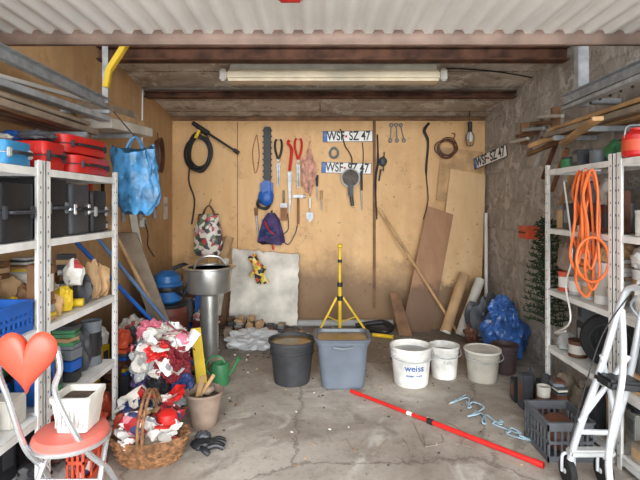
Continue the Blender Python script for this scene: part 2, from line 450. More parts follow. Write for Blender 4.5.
def items(name, x0, x1, y0, y1, z, hmax, nx, ny, pal, seed, kinds=('box','can','bottle','jar','stack','bag','bowl'), stackp=.4):
    R_ = random.Random(seed); b = B(name)
    dx, dy = (x1-x0)/nx, (y1-y0)/ny
    for i in range(nx):
        for j in range(ny):
            cx, cy = x0+dx*(i+.5), y0+dy*(j+.5); zz = z+.001; left = hmax
            w_, d_ = dx*R_.uniform(.7,.95), dy*R_.uniform(.7,.95); first = True
            while first or (left > .06 and R_.random() < stackp):
                k = R_.choice(kinds) if first else R_.choice(('box','stack','bag'))
                first = False
                m = R_.choice(pal); h = min(left, R_.uniform(.35,.95)*min(hmax, .26)); rad = min(w_, d_)/2
                a = R_.uniform(-.25,.25)
                if k == 'box':
                    s_ = .85; b.box((cx, cy, zz+h/2), (w_*s_, d_*s_, h), m, (0,0,a), .006)
                    b.box((cx, cy, zz+h*.5), (w_*s_+.002, d_*s_*.6, h*.5), R_.choice(pal), (0,0,a), .001)
                elif k == 'can':
                    b.lathe([(rad*.93,0),(rad*.93,h*.04),(rad*.88,h*.06),(rad*.88,h*.9),(rad*.93,h*.93),(rad*.93,h),(rad*.8,h),(rad*.8,h*.95)], (cx,cy,zz), m, 20)
                    b.lathe([(rad*.885,h*.2),(rad*.885,h*.75)], (cx,cy,zz), R_.choice(pal), 20, None, False, False)
                elif k == 'bottle':
                    rad = min(rad, .04); b.lathe([(rad*.95,0),(rad,h*.05),(rad,h*.6),(rad*.4,h*.8),(rad*.35,h*.88),(rad*.42,h*.88),(rad*.42,h)], (cx,cy,zz), m, 16)
                elif k == 'jar':
                    rad = min(rad, .06); h = min(h,.14); b.lathe([(rad*.9,0),(rad,h*.08),(rad,h*.78),(rad*.85,h*.84)], (cx,cy,zz), m, 16); b.lathe([(rad*.88,h*.84),(rad*.88,h)], (cx,cy,zz), R_.choice(pal), 16)
                elif k == 'bowl':
                    h = min(h, .1); b.lathe([(rad*.5,0),(rad*.85,h*.6),(rad*.98,h),(rad*.92,h),(rad*.78,h*.6),(rad*.4,h*.12)], (cx,cy,zz), m, 20)
                elif k == 'stack':
                    n_ = R_.randint(3,7); t_ = h/n_
                    for q in range(n_): b.box((cx+R_.uniform(-.01,.01), cy+R_.uniform(-.01,.01), zz+t_*(q+.5)), (w_*.8, d_*.8, t_*.9), R_.choice(pal), (0,0,R_.uniform(-.2,.2)), .001)
                elif k == 'bag':
                    b.blob((cx, cy, zz+h*.42), (w_*.46, d_*.46, h*.5), m, .35, 2.2, R_.randint(0,99), sub=3)
                elif k == 'roll':
                    b.cyl((cx-w_*.4, cy, zz+rad*.5), (cx+w_*.4, cy+.02, zz+rad*.5), rad*.5, m)
                zz += h; left -= h
                if k in ('bottle','jar','bowl','bag'): break
    return b.done()

items('assorted_workshop_supplies', -1.50, -1.14, 1.30, 1.60, LZ[2], .2, 3, 2, [PAPER,BLUE,WPLAS,LGREY,BROWN], 4)
items('pile_of_paper_and_cardboard', -1.50, -1.13, 1.92, 2.53, LZ[2], .24, 3, 7, [PAPER,CARD,OLDWH,LGREY,WOODL,YEL,DKGR,PAPER,TIMB,MAGW], 12, ('stack','box','bag','bag','roll'), .8)
items('boxes_and_rags', -1.49, -1.14, 1.92, 2.53, LZ[1], .28, 2, 5, [DKGR,BLACK,BLUE,GREY,BLUE,CARD,GREEN], 21, ('box','bag','stack','can'), .7)
items('boxes_and_rags', -1.49, -1.14, 1.90, 2.52, LZ[0], .28, 2, 4, [DKGR,BLACK,GREEN,BROWN,BLACK,ORRED], 22, ('box','bag','stack','can'))
items('boxes_and_rags', -1.49, -1.14, 1.30, 1.84, LZ[1], .26, 2, 4, [DKGR,CARD,OLDWH,GREY,BLACK], 23, ('box','bag','stack','can'))

def toolcase(name, c, size, mat, rotz=0, handle=1, trim=None):
    b = B(name); w_, d_, h_ = size; R = Matrix.Rotation(rotz, 3, 'Z'); c = Vector(c)
    def Q(p): return c + R @ Vector(p)
    r_ = min(w_, d_)*.14
    for z_a, z_b in ((0,.48),(.52,1)):
        ring = lambda z, k: [Q(p) for p in rr(0,0,z*h_, w_*k, d_*k, r_)]
        b.loft([ring(z_a,.96), ring(z_a+.03,1), ring(z_b-.03,1), ring(z_b,.985)], mat)
    b.loft([[Q(p) for p in rr(0,0,.47*h_, w_*.97, d_*.97, r_)],[Q(p) for p in rr(0,0,.53*h_, w_*.97, d_*.97, r_)]], trim or DKGR)
    s_ = handle*w_/2; hy = d_*.28
    b.tube([Q((s_*.98,-hy,.5*h_)), Q((s_+handle*.02,-hy,.5*h_)), Q((s_+handle*.025,0,.5*h_)), Q((s_+handle*.02,hy,.5*h_)), Q((s_*.98,hy,.5*h_))], .007, BLACK if mat is not BLACK else DKGR)
    for yy in (-d_*.38, d_*.38): b.box(Q((s_+handle*.003, yy, .5*h_)), (.012,.022,min(.05,h_*.4)), trim or DKGR, (0,0,rotz))
    for k in (-.25,.0,.25): b.box(Q((0,k*d_,h_+.001)), (w_*.75,.02,.006), mat, (0,0,rotz))
    for k in (-.3,.3): b.box(Q((k*w_,-d_/2-.001,h_*.5)), (w_*.08,.008,h_*.86), mat, (0,0,rotz))
    return b.done()
toolcase('red_tool_case', (-1.31, 2.33, 1.402), (.34,.38,.085), RED, .05)
toolcase('red_tool_case', (-1.31, 2.31, 1.496), (.32,.35,.085), RED, -.1)
toolcase('red_tool_case', (-1.31, 2.02, 1.402), (.3,.16,.12), RED, .02)
toolcase('blue_tool_box', (-1.29, 1.76, 1.402), (.28,.16,.09), M('cyan_box',(60,140,190),.5), .0, 1, LGREY)
items('assorted_workshop_supplies', -1.49, -1.15, 1.30, 1.64, LZ[4], .22, 2, 3, [WPLAS,GREEN,DKGR,WPLAS,OLDWH], 31, ('can','can','box','bottle'))
items('assorted_workshop_supplies', -1.45, -1.17, 1.95, 2.09, 1.530, .085, 2, 2, [OLDWH,DKGR,BLUE,LGREY], 36, ('box','bag'), .0)
toolcase('black_tool_case', (-1.31, 1.74, LZ[3]+.002), (.34,.21,.22), BLACK, 0, 1, DKGR)
toolcase('black_tool_case', (-1.31, 2.00, LZ[3]+.002), (.34,.17,.25), BLACK, 0, 1, GREY)
toolcase('black_tool_case', (-1.31, 2.20, LZ[3]+.002), (.34,.17,.235), DKGR, 0, 1, CHROME)
toolcase('black_tool_case', (-1.31, 2.39, LZ[3]+.002), (.34,.15,.21), BLACK, 0, 1, LGREY)
items('assorted_workshop_supplies', -1.49, -1.15, 2.48, 2.535, LZ[3], .12, 4, 1, [WPLAS,BLACK,LGREY,GREY], 33, ('can','box'), 0)
items('assorted_workshop_supplies', -1.49, -1.14, 1.30, 1.61, LZ[3], .2, 3, 3, [RED,WPLAS,BLUE,DKGR], 34, ('can','box','bottle'))

def crate(name, c, size, mat, nslot=6, fill=None):
    b = B(name); w_, d_, h_ = size; x, y, z = c; t_ = .008
    b.box((x,y,z+.006), (w_-.01,d_-.01,.008), mat, bev=.001)
    for zz, hh in ((z+.015,.03),(z+h_*.5,.015),(z+h_-.02,.04)):
        for sy in (-1,1): b.box((x,y+sy*(d_/2-t_/2),zz), (w_,t_,hh), mat, bev=.001)
        for sx in (-1,1): b.box((x+sx*(w_/2-t_/2),y,zz), (t_,d_,hh), mat, bev=.001)
    for i in range(nslot+1):
        for sy in (-1,1): b.box((x-w_/2+.006+(w_-.012)*i/nslot, y+sy*(d_/2-t_/2), z+h_/2), (.01,t_*.9,h_-.01), mat, bev=0)
        for sx in (-1,1): b.box((x+sx*(w_/2-t_/2), y-d_/2+.006+(d_-.012)*i/nslot, z+h_/2), (t_*.9,.01,h_-.01), mat, bev=0)
    b.loft([rr(x,y,z+h_-.004,w_+.012,d_+.012,.015), rr(x,y,z+h_+.004,w_+.012,d_+.012,.015), rr(x,y,z+h_+.004,w_-.02,d_-.02,.01), rr(x,y,z+h_-.004,w_-.02,d_-.02,.01)], mat, closed=True)
    if fill: b.blob((x,y,z+h_*.45), (w_*.42,d_*.42,h_*.46), fill, .15, 3, 5, sub=3)
    return b.done()
crate('blue_crate', (-1.31, 1.73, LZ[2]+.001), (.34,.20,.115), BLUE, 7, DKGR)

b = B('stack_of_planks')
R_ = random.Random(5)
for i in range(7):
    xx = -1.49+.035*i
    b.beam((xx, 1.2, 1.66+R_.uniform(0,.004)), (xx+R_.uniform(-.01,.01), 2.6+R_.uniform(-.1,.05), 1.665), .032, .03, R_.choice([WOODG,TIMB,WOODL]))
for i in range(4):
    b.beam((-1.45+.05*i, 1.3, 1.692), (-1.44+.05*i, 2.6+R_.uniform(-.1,.05), 1.70), .045, .02, R_.choice([WOODG,WOODL,OLDWH]))
for yy in (1.5, 2.5): b.box((-1.40, yy, 1.632), (.27,.03,.03), GALV)
b.done()
b = B('insulation_slab'); b.beam((-1.38, 2.78, 1.745),(-1.34, 3.35, 1.775), .25, .06, OLDWH); b.beam((-1.38, 2.78, 1.80),(-1.35, 3.3, 1.83), .2, .04, CARD); b.beam((-1.40, 2.80, 1.85),(-1.38, 3.25, 1.88), .18, .05, WOODG); b.box((-1.40,3.1,1.715),(.27,.03,.03),GALV); b.done()

def cords(b, x, y, z, w_, d_, h_, mat, cord):
    for s_ in (-1,1):
        b.tube([(x-w_*.22, y+s_*d_*.2, z+h_*.95), (x-w_*.12, y+s_*d_*.1, z+h_*1.14), (x, y, z+h_*1.22), (x+w_*.12, y+s_*d_*.1, z+h_*1.14), (x+w_*.22, y+s_*d_*.2, z+h_*.95)], .007, mat)
    if cord: b.tube([(x,y,z+h_*1.22), cord], .004, BLACK)
def hang_bag(name, c, w_, d_, h_, mat, seed=1, hmat=None, cord=None):
    b = B(name); x, y, z = c; rings = []; n = 40
    for k, zf in [(.25,.0),(.8,.03),(1.,.15),(1.,.4),(.9,.65),(.75,.85),(.7,1.)]:
        ring = []
        for j in range(n):
            a = 2*math.pi*j/n
            f = 1+.16*noise.noise(Vector((math.cos(a)*2.5, math.sin(a)*2.5, zf*3+seed)))+.06*math.sin(a*7+zf*6)
            ring.append((x+w_/2*k*f*math.cos(a), y+d_/2*k*f*math.sin(a), z+h_*zf+.012*math.sin(a*3)*zf))
        rings.append(ring)
    b.loft(rings, mat); cords(b, x, y, z, w_, d_, h_, hmat or mat, cord)
    return b.done()
b = B('blue_carrier_bag'); x,y,z,h_ = -1.125,2.80,1.20,.38; rings=[]; n=72
for zi in range(25):
    zf = zi/24
    k = (.55+.45*math.sin(min(1,zf*3.2)*math.pi/2))*(1-.12*zf)
    ring=[]
    for j in range(n):
        a=2*math.pi*j/n; v3=Vector((math.cos(a),math.sin(a),zf*1.3))
        f=1+.22*noise.noise(v3*2.2+Vector((4,0,0)))+.14*(.4-abs(noise.noise(v3*5+Vector((0,9,0)))))*1.6+.05*math.sin(a*9+zf*4)*zf
        ring.append((x+.138*k*f*math.cos(a)+.01*math.sin(zf*5), y+.065*k*f*math.sin(a), z+h_*zf+.03*noise.noise(v3*1.7)+.025*math.cos(2*a)*zf))
    rings.append(ring)
b.loft(rings, LBLUE); cords(b,x,y,z,.26,.12,h_,LBLUE,(-1.235,2.75,1.81)); b.done()
hang_bag('flowered_shopping_bag', (-1.13, 4.67, .73), .29, .16, .42, FLOWER, 2, BROWN, (-1.13,4.79,1.31))

# ------------------------------------------------------------ back wall tools
YW = YB-.012
def loops(b, c, rx, rz, n, r, mat, y, seed=0, jit=.02):
    R_ = random.Random(seed)
    for i in range(n):
        b.tube(circ((c[0]+R_.uniform(-jit,jit), y-i*r*1.2, c[2]+R_.uniform(-jit,jit)), rx*R_.uniform(.8,1.05), rz*R_.uniform(.85,1.05), 14), r, mat, seg=7, sub=3, closed=True)
b = B('pressure_washer_hose')
loops(b, (-1.25,0,1.80), .125, .18, 7, .009, BLACK, YW-.01, 3, .03)
b.tube([(-1.34,YW-.02,1.72),(-1.36,YW-.02,1.5),(-1.30,YW-.02,1.3),(-1.33,YW-.02,1.05)], .009, BLACK)
b.cyl((-1.30,YW-.09,2.09),(-1.14,YW-.09,1.98),.022,BLACK,.028); b.cyl((-1.14,YW-.09,1.98),(-.86,YW-.09,1.80),.012,BLACK)
b.beam((-1.22,YW-.09,2.03),(-1.27,YW-.09,1.93),.03,.03,YEL); b.cyl((-.88,YW-.09,1.815),(-.83,YW-.09,1.78),.02,BLACK)
b.done()
b = B('hedge_trimmer')
b.box((-.545,YW-.03,1.78),(.075,.03,.56),BLACK,bev=.01)
for i in range(9):
    b.box((-.545,YW-.03,1.54+i*.06),(.10,.012,.02),DKGR)
b.box((-.55,YW-.05,1.42),(.13,.08,.16),BLUE,bev=.03); b.blob((-.555,YW-.055,1.33),(.08,.045,.09),BLUE,.1,2,3,flat=False,sub=3)
b.tube([(-.60,YW-.05,1.36),(-.64,YW-.07,1.26),(-.60,YW-.08,1.22),(-.54,YW-.06,1.22),(-.50,YW-.05,1.30)], .016, BLACK)
b.done()
b = B('folded_umbrella')
n=24; rings=[]
for zf,k in ((1.17,.03),(1.10,.075),(1.0,.10),(.9,.12),(.86,.125)):
    rings.append([(-.50+k*math.cos(2*math.pi*j/n)*(1+.18*math.sin(6*2*math.pi*j/n)), YW-.07+.05*math.sin(2*math.pi*j/n), zf+(.02*math.sin(4*math.pi*j/n) if k>.11 else 0)) for j in range(n)])
b.loft(rings, PURP); b.cyl((-.50,YW-.07,1.15),(-.50,YW-.01,1.19),.008,BLACK); b.cyl((-.49,YW-.07,.87),(-.48,YW-.07,.79),.01,RED); b.blob((-.52,YW-.075,.98),(.09,.055,.07),DBLUE,.4,3,8,flat=False,sub=3)
b.tube([(-.56,YW-.12,1.08),(-.52,YW-.135,1.0),(-.46,YW-.13,.95)],.008,RED)
b.done()
b = B('metal_file'); b.cyl((-.66,YW-.02,1.14),(-.64,YW-.02,.92),.012,GALV,.007); b.cyl((-.66,YW-.02,1.14),(-.665,YW-.02,1.22),.018,WOODR); b.done()

def tool(name, x, ztop, zbot, head, handle, hm=GALV, r=.011):
    b = B(name); y = YW-.03; zm = ztop+(zbot-ztop)*.45
    if head == 'shears':
        for s_ in (-1,1):
            b.prism([(-.008*s_,0),(.014*s_,.03),(.004*s_,-(ztop-zbot)*.45),(-.01*s_,-(ztop-zbot)*.42)], .005, hm, (x+s_*.006,y,ztop-(ztop-zbot)*.55))
            b.tube([(x,y,zm),(x+s_*.03,y,ztop-.12),(x+s_*.035,y,ztop-.04),(x+s_*.02,y,ztop)], r, handle)
        b.cyl((x,y-.01,zm),(x,y+.01,zm),.014,hm)
    elif head == 'trowel':
        b.cyl((x,y,ztop),(x,y,ztop-(ztop-zbot)*.4),r*1.3,handle,r); b.cyl((x,y,zm+.02),(x,y,zm-.04),.006,hm)
        b.prism([(-.035,0),(.035,0),(.038,-.06),(0,-(zm-.04-zbot)),(-.038,-.06)], .006, hm, (x,y,zm-.03))
    elif head == 'saw':
        b.prism([(-.02,0),(.025,0),(.008,-(zm-zbot)),(-.004,-(zm-zbot))], .004, hm, (x,y,zm+.02)); b.tube([(x,y,zm+.03),(x+.02,y,ztop-.1),(x-.015,y,ztop-.03),(x,y,ztop)], r*1.4, handle)
    elif head == 'brush':
        b.cyl((x,y,ztop),(x,y,zm),r,handle); b.box((x,y,zm-.02),(.07,.025,.05),hm); b.box((x,y,(zm+zbot)/2-.02),(.068,.02,(zm-zbot)*.9),WOODR)
    elif head == 'hammer':
        b.cyl((x,y,zbot),(x,y,ztop-.02),r*1.1,handle); b.box((x,y,ztop-.02),(.11,.028,.032),hm); b.cyl((x+.05,y,ztop-.02),(x+.075,y,ztop-.02),.019,hm)
    elif head == 'chisel':
        b.cyl((x,y,ztop),(x,y,zm),r*1.3,handle,r); b.cyl((x,y,zm),(x,y,zbot),r*.5,hm)
    b.cyl((x,YB-.001,ztop-.005),(x,y,ztop-.005),.004,GALV)
    return b.done()
tool('pruning_shears', -.43, 1.93, 1.45, 'shears', BLACK)
tool('pruning_saw', -.315, 1.92, 1.15, 'saw', RED)
tool('garden_shears', -.225, 1.94, 1.42, 'shears', RED)
tool('wall_brush', -.375, 1.40, 1.10, 'brush', WOODG)
tool('garden_trowel', -.105, 1.32, 1.06, 'trowel', WPLAS)
tool('claw_hammer', -.225, 1.36, 1.05, 'hammer', WOODR)
tool('long_screwdriver', -.03, 1.56, 1.30, 'chisel', BLACK)
tool('wood_chisel', .015, 1.40, 1.20, 'chisel', WOODL)
b = B('garden_twine_loop'); b.tube([(-.66,YW-.01,1.98),(-.70,YW-.02,1.8),(-.67,YW-.02,1.58),(-.63,YW-.02,1.75),(-.655,YW-.01,1.98)],.004,WOODR,6); b.cyl((-.658,YB,1.98),(-.658,YW-.02,1.98),.004,GALV); b.done()
b = B('grey_cable'); b.tube([(-.335,YW-.01,1.16),(-.33,YW-.02,1.0),(-.40,YW-.02,.92),(-.33,YW-.02,.84),(-.26,YW-.02,.95),(-.235,YW-.01,1.04)],.005,DKGR,6); b.done()
b = B('mesh_onion_bag'); b.blob((-.12,YW-.05,1.60),(.07,.04,.20),SKIN,.4,3,4,flat=False,pinch=.4,sub=4); b.tube([(-.12,YW-.05,1.78),(-.11,YW-.02,1.88),(-.10,YW,1.92)],.004,SKIN); b.done()

def plate(name, c, ry=0, yaw=0):
    b = B(name); R = Matrix.Rotation(yaw,3,'Z') @ Matrix.Rotation(ry,3,'Y'); c = Vector(c)
    Pp = lambda x,y,z: c + R @ Vector((x,y,z))
    b.box(c, (.52,.004,.115), BLACK, R, .001); b.box(Pp(0,-.002,0), (.510,.003,.105), WPLAS, R, .001)
    b.box(Pp(-.234,-.0035,0), (.042,.003,.105), BLUE, R, .001)
    for i in range(12):
        a = i*math.pi/6; b.box(Pp(-.234+.012*math.cos(a),-.0055,.018+.012*math.sin(a)), (.003,.001,.003), YEL, R, 0)
    b.text('WSF', .125, BLACK, lambda v: Pp(v.x*.74-.125,-.0050-v.z,v.y*1.05))
    b.lathe([(.013,0),(.013,.002)], Pp(-.018,-.003,.0), RED, 14, R@Matrix.Rotation(math.pi/2,3,'X'))
    b.text('SZ 47', .125, BLACK, lambda v: Pp(v.x*.74+.122,-.0050-v.z,v.y*1.05))
    return b.done()
plate('licence_plate', (.29, YB-.006, 1.965), ry=-.01)
plate('licence_plate', (.275, YB-.006, 1.635), ry=.03)
plate('licence_plate', (1.645, 4.46, 1.71), ry=-.16, yaw=math.radians(-75))

b = B('angle_grinder')
RY = Matrix.Rotation(math.pi/2,3,'X')
GD = M('abrasive_disc', (104,96,90), .9, 0, .2, 20)
b.lathe([(.005,-.006),(.08,-.004),(.085,0),(.08,.004),(.03,.008),(.03,.02)], (.315,YW-.04,1.53), GD, 28, RY)
b.lathe([(.086,-.008),(.098,-.008),(.098,.018),(.086,.018)], (.315,YW-.045,1.53), LGREY, 28, RY, False, False)
b.box((.315,YW-.055,1.40),(.055,.05,.14),DKGR,bev=.015); b.cyl((.315,YW-.05,1.40),(.335,YW-.05,1.24),.018,DKGR)
b.tube([(.315,YW-.05,1.60),(.33,YW-.04,1.72),(.30,YW-.03,1.80),(.26,YW-.02,1.86),(.23,YW-.02,1.98),(.21,YW,2.04)],.006,BLACK); b.done()
b = B('wire_coil'); loops(b,(.15,0,1.79),.045,.055,4,.005,GREY,YW-.01,8,.01); b.cyl((.15,YB,1.84),(.15,YW-.03,1.84),.004,GALV); b.done()
b = B('soldering_iron'); b.cyl((.43,YW-.03,1.60),(.43,YW-.03,1.40),.012,BLACK); b.cyl((.43,YW-.03,1.40),(.435,YW-.03,1.20),.007,GALV); b.tube([(.43,YW-.03,1.6),(.45,YW-.02,1.75),(.44,YW-.02,1.9)],.004,BLACK); b.done()
b = B('riding_crop'); b.tube([(.595,YW-.02,1.98),(.60,YW-.025,1.7),(.575,YW-.02,1.5),(.59,YW-.02,1.1)],[.008,.012,.006],BLACK); b.done()
b = B('soup_ladle'); b.cyl((.665,YW-.03,1.80),(.655,YW-.03,1.60),.006,BLACK); b.blob((.65,YW-.035,1.70),(.04,.02,.05),DKGR,.1,2,1,flat=False,sub=3); b.cyl((.63,YW-.03,1.62),(.61,YW-.03,1.50),.008,BLACK); b.done()
b = B('set_of_spanners')
for i,x in enumerate((.74,.79,.84)):
    b.beam((x,YW-.015,2.07),(x-.01+.02*i,YW-.015,1.93),.016,.008,GREY); b.tube(circ((x,YW-.015,2.08),.016,.016,10),.006,GREY,closed=True,sub=2); b.tube(circ((x-.01+.02*i,YW-.015,1.92),.016,.016,10),.006,GREY,closed=True,sub=2)
b.done()
b = B('leather_whip'); b.tube([(1.13,YW-.02,2.10),(1.08,YW-.02,2.02),(1.12,YW-.02,1.9),(1.10,YW-.02,1.6),(1.12,YW-.02,1.3),(1.07,YW-.02,1.1)],[.014,.016,.012,.006,.004],BLACK); b.done()
b = B('brown_cable_coil'); loops(b,(1.31,0,1.84),.10,.09,6,.006,BROWN,YW-.03,9,.025); b.tube([(1.36,YW-.03,1.90),(1.40,YW-.02,1.98),(1.38,YB,2.0)],.005,BROWN); b.done()
b = B('hanging_work_lamp'); b.tube([(1.5,4.6,cz(4.6)-.001),(1.49,4.6,2.12),(1.5,4.6,2.06)],.005,BLACK); b.cyl((1.5,4.6,2.08),(1.5,4.6,1.98),.022,BLACK)
for i in range(6):
    a=i*math.pi/3; b.tube([(1.5+.02*math.cos(a),4.6+.02*math.sin(a),1.98),(1.5+.045*math.cos(a),4.6+.045*math.sin(a),1.93),(1.5+.03*math.cos(a),4.6+.03*math.sin(a),1.85),(1.5,4.6,1.84)],.003,BLACK,seg=5)
b.lathe([(.012,0),(.03,.04),(.025,.08),(.012,.1)],(1.5,4.6,1.88),WPLAS,12); b.done()

# ------------------------------------------------------------ leaning against back wall
def board4(name, pts, th, mat):
    b = B(name); P = [Vector(p) for p in pts]; n = (P[1]-P[0]).cross(P[3]-P[0]).normalized()*th
    b.loft([P, [p+n for p in P]], mat); return b.done()
board4('worn_plywood_board', [(.80,4.54,.002),(1.10,4.54,.002),(1.36,4.70,1.15),(1.10,4.71,1.24)], .012, PLY3)
board4('plywood_board', [(1.12,4.62,.002),(1.60,4.62,.002),(1.70,4.735,1.56),(1.34,4.735,1.62)], .012, PLY2)
board4('plywood_offcut', [(1.20,4.75,1.30),(1.64,4.75,1.26),(1.69,4.775,1.80),(1.26,4.775,1.85)], .010, WOODL)
b = B('wooden_broom_handle'); b.cyl((.60,4.73,1.22),(1.33,4.42,.012),.014,WOODL); b.done()
board4('dark_board', [(.76,4.40,.002),(.88,4.36,.002),(.79,4.58,.36),(.70,4.60,.37)], .015, TIMB)
b = B('cardboard_tube'); b.cyl((1.18,4.34,.05),(1.40,4.46,.58),.05,CARD); b.lathe([(.052,0),(.052,.02)],(1.18,4.34,.045),PAPER,20,Vector((.22,.12,.53)).to_track_quat('Z','Y').to_matrix()); b.done()
b = B('cardboard_tube'); b.cyl((1.29,4.24,.05),(1.52,4.36,.55),.045,OLDWH); b.done()
b = B('white_plastic_pipe'); b.cyl((1.62,4.48,.001),(1.66,4.60,1.17),.016,WPLAS); b.done()
def crum(u, v): return .006*noise.noise(Vector((u*5, v*5, 1.3)))+.004*noise.noise(Vector((u*17, v*17, 4)))
b = B('white_insulation_panel')
def fr(u, v):
    ex = .012*noise.noise(Vector((v*12, 3, u*3)))
    return Vector((-.91+.68*u+ex*(1 if u in (0.,1.) else .2)+.015*v, 4.60+.12*v+crum(u,v), .10+.70*v-.06*u+(.02*noise.noise(Vector((u*14,7,1))) if v in (0.,1.) else 0)))
fbk = lambda u,v: fr(u,v)+Vector((0,.025,0))
WPAN = M('dirty_white_panel', (212,206,194), .7, 0, .2, 5, .3)
b.sheet(fr,30,30,WPAN); b.sheet(fbk,30,30,WPAN)
edge = [(i/30,0.) for i in range(30)]+[(1.,j/30) for j in range(30)]+[(1-i/30,1.) for i in range(30)]+[(0.,1-j/30) for j in range(30)]
b.loft([[fr(*e) for e in edge],[fbk(*e) for e in edge]],WPAN,False,False)
b.done()
b = B('yellow_work_glove')
b.blob((-.60,4.57,.60),(.06,.03,.07),YBLK,.15,2,2,flat=False,sub=3)
for i in range(4): b.tube([(-.635+i*.024,4.57,.55),(-.625+i*.03,4.56,.50),(-.61+i*.034,4.56,.465+.008*abs(i-1))],.013,YBLK)
b.tube([(-.65,4.57,.60),(-.68,4.56,.56),(-.685,4.56,.53)],.013,YBLK); b.cyl((-.62,4.57,.64),(-.68,4.58,.75),.04,YBLK,.045); b.done()
b = B('cardboard_tube'); b.cyl((-1.14,4.54,.10),(-.93,4.72,.92),.045,CARD); b.done()
b = B('roll_of_wallpaper'); b.cyl((-1.02,4.50,.03),(-.93,4.56,.72),.03,OLDWH); b.done()
board4('wooden_offcut', [(-1.42,4.66,.002),(-1.22,4.66,.002),(-1.16,4.77,.70),(-1.40,4.77,.72)], .02, WOODL)
items('pile_of_scrap_boxes', -1.40, -1.06, 4.22, 4.46, 0, .46, 3, 2, [CARD,BROWN,WOODR,OLDWH,DKGR,GREY,BLUE], 61, ('box','stack','bag'), .9)
items('pile_of_scrap_boxes', -.90, -.32, 4.22, 4.48, 0, .20, 6, 2, [GREY,BROWN,DKGR,WOODG,DKGR,CARD,BLACK], 62, ('box','bag','stack'), .4)
b = B('clear_plastic_sheeting'); b.blob((-.58,4.02,.075),(.22,.13,.085),CLEAR,.5,3,12); b.done()
b = B('long_grey_pipe'); b.tube([(-.7,4.72,.036),(0,4.73,.036),(.75,4.735,.036)],.035,LGREY,12,2); b.done()
b = B('black_drain_hose'); b.tube([(.36,4.60,.04),(.5,4.62,.06),(.64,4.62,.07),(.70,4.52,.05),(.64,4.42,.035),(.54,4.46,.035),(.40,4.56,.035)],.026,BLACK,10); b.tube([(.50,4.36,.02),(.60,4.32,.02),(.68,4.28,.02)],.018,YEL,8,2); b.done()

b = B('yellow_tripod')
b.cyl((.19,4.40,.08),(.19,4.40,.50),.018,YEL); b.cyl((.19,4.40,.48),(.19,4.40,.84),.013,YEL); b.cyl((.19,4.40,.47),(.19,4.40,.51),.026,BLACK); b.cyl((.19,4.40,.70),(.19,4.40,.73),.02,BLACK)
b.lathe([(.014,0),(.03,.01),(.03,.025),(.01,.04)],(.19,4.40,.84),YEL,16)
b.cyl((.19,4.40,.34),(.19,4.40,.38),.032,BLACK)
for fx, fy in ((-.03,4.38),(.47,4.34),(.20,4.60)):
    f_ = Vector((fx,fy,.012)); h_ = Vector((.19,4.40,.37))
    d_ = (f_-h_); h2 = h_+Vector((d_.x,d_.y,0)).normalized()*.03
    b.beam(h2, f_, .024, .018, YEL)
    m_ = h2.lerp(f_, .5); b.beam((.19,4.40,.13), m_, .016, .008, YEL)
    b.blob(f_, (.022,.022,.012), BLACK, 0, 1, 1, flat=False, sub=2)
b.done()

# ------------------------------------------------------------ buckets
def bucket(name, c, r0, r1, h, mat, fill=None, fz=.75, ribs=1, handle=None, text=None, lid=False, tcol=None):
    b = B(name); x,y,z = c
    prof_ = [(r0*.98,0),(r0,.006)]
    for k in range(1, 9): prof_.append((r0+(r1-r0)*k/9, h*k/9))
    prof_ += [(r1*.995,h*.93),(r1*1.05,h*.935),(r1*1.06,h),(r1*.98,h),(r1*.96,h*.93),(r0*.95,.012)]
    b.lathe(prof_, (x,y,z+.001), mat, 40)
    for k in range(ribs):
        zz = h*(.8-.09*k); r_ = r0+(r1-r0)*.8
        b.lathe([(r_,zz-.006),(r_*1.03,zz-.003),(r_*1.03,zz+.003),(r_,zz+.006)], (x,y,z), mat, 40, None, False, False)
    if fill:
        r_ = r0+(r1-r0)*fz; b.lathe([(r_*.965,h*fz-.003),(r_*.965,h*fz)], (x,y,z), fill, 32)
    if lid: b.lathe([(r1*1.08,h*.95),(r1*1.08,h*1.01),(r1*.98,h*1.012),(r1*.95,h*.985)], (x,y,z), lid, 40)
    if handle:
        b.tube([(x-r1*1.05,y,z+h*.9),(x-r1*.95,y-r1*.75,z+h*.78),(x,y-r1*1.12,z+h*.70),(x+r1*.95,y-r1*.75,z+h*.78),(x+r1*1.05,y,z+h*.9)], .003, handle)
    if text:
        def wrap(zc):
            def fn(v):
                zz = zc+v.y; rad_ = r0+(r1-r0)*zz/h+.0025+v.z; a = -math.pi/2+v.x/rad_
                return Vector((x+rad_*math.cos(a), y+rad_*math.sin(a), z+zz))
            return fn
        for tx, sz, zc in text: b.text(tx, sz, tcol or MUTBL, wrap(zc))
    return b.done()
DIRTW = M('paint_splashed_white', (226,223,216), .45, 0, .2, 7, .05)
bucket('black_mortar_bucket', (-.20,3.27,0), .125, .158, .30, M('mortar_black',(52,52,54),.65,0,.25,7), WATER, .935, 2)
b = B('grey_plastic_tub')
x,y = .155,3.22; w0,d0,w1,d1,h=.29,.22,.35,.27,.345
rg = lambda k, off=0, z=None: rr(x,y,(h*k if z is None else z)+.001,w0+(w1-w0)*k-off,d0+(d1-d0)*k-off,.05-off*.3)
b.loft([rg(0,.02),rg(.02),rg(.5),rg(.86),rg(.86,-.012),rg(.9,-.016),rg(.93,-.014),rg(.94,-.035),rg(1,-.045),rg(1,.0),rg(.93,.012),rg(.03,.02)], M('tub_grey',(100,108,118),.45,0,.12,5))
b.loft([rg(.935,.010),rg(.945,.010)], WATER)
for s_ in (-1,1): b.tube([(x+s_*.06,y-.13,h*.9),(x+s_*.06,y-.15,h*.86),(x-s_*0,y-.155,h*.84)],.007,GREY)
b.done()
bucket('white_paint_bucket', (.64,3.24,0), .118, .14, .265, DIRTW, LGREY, .85, 2, GALV, [('weiss',.062,.14),('innen matt',.026,.09)])
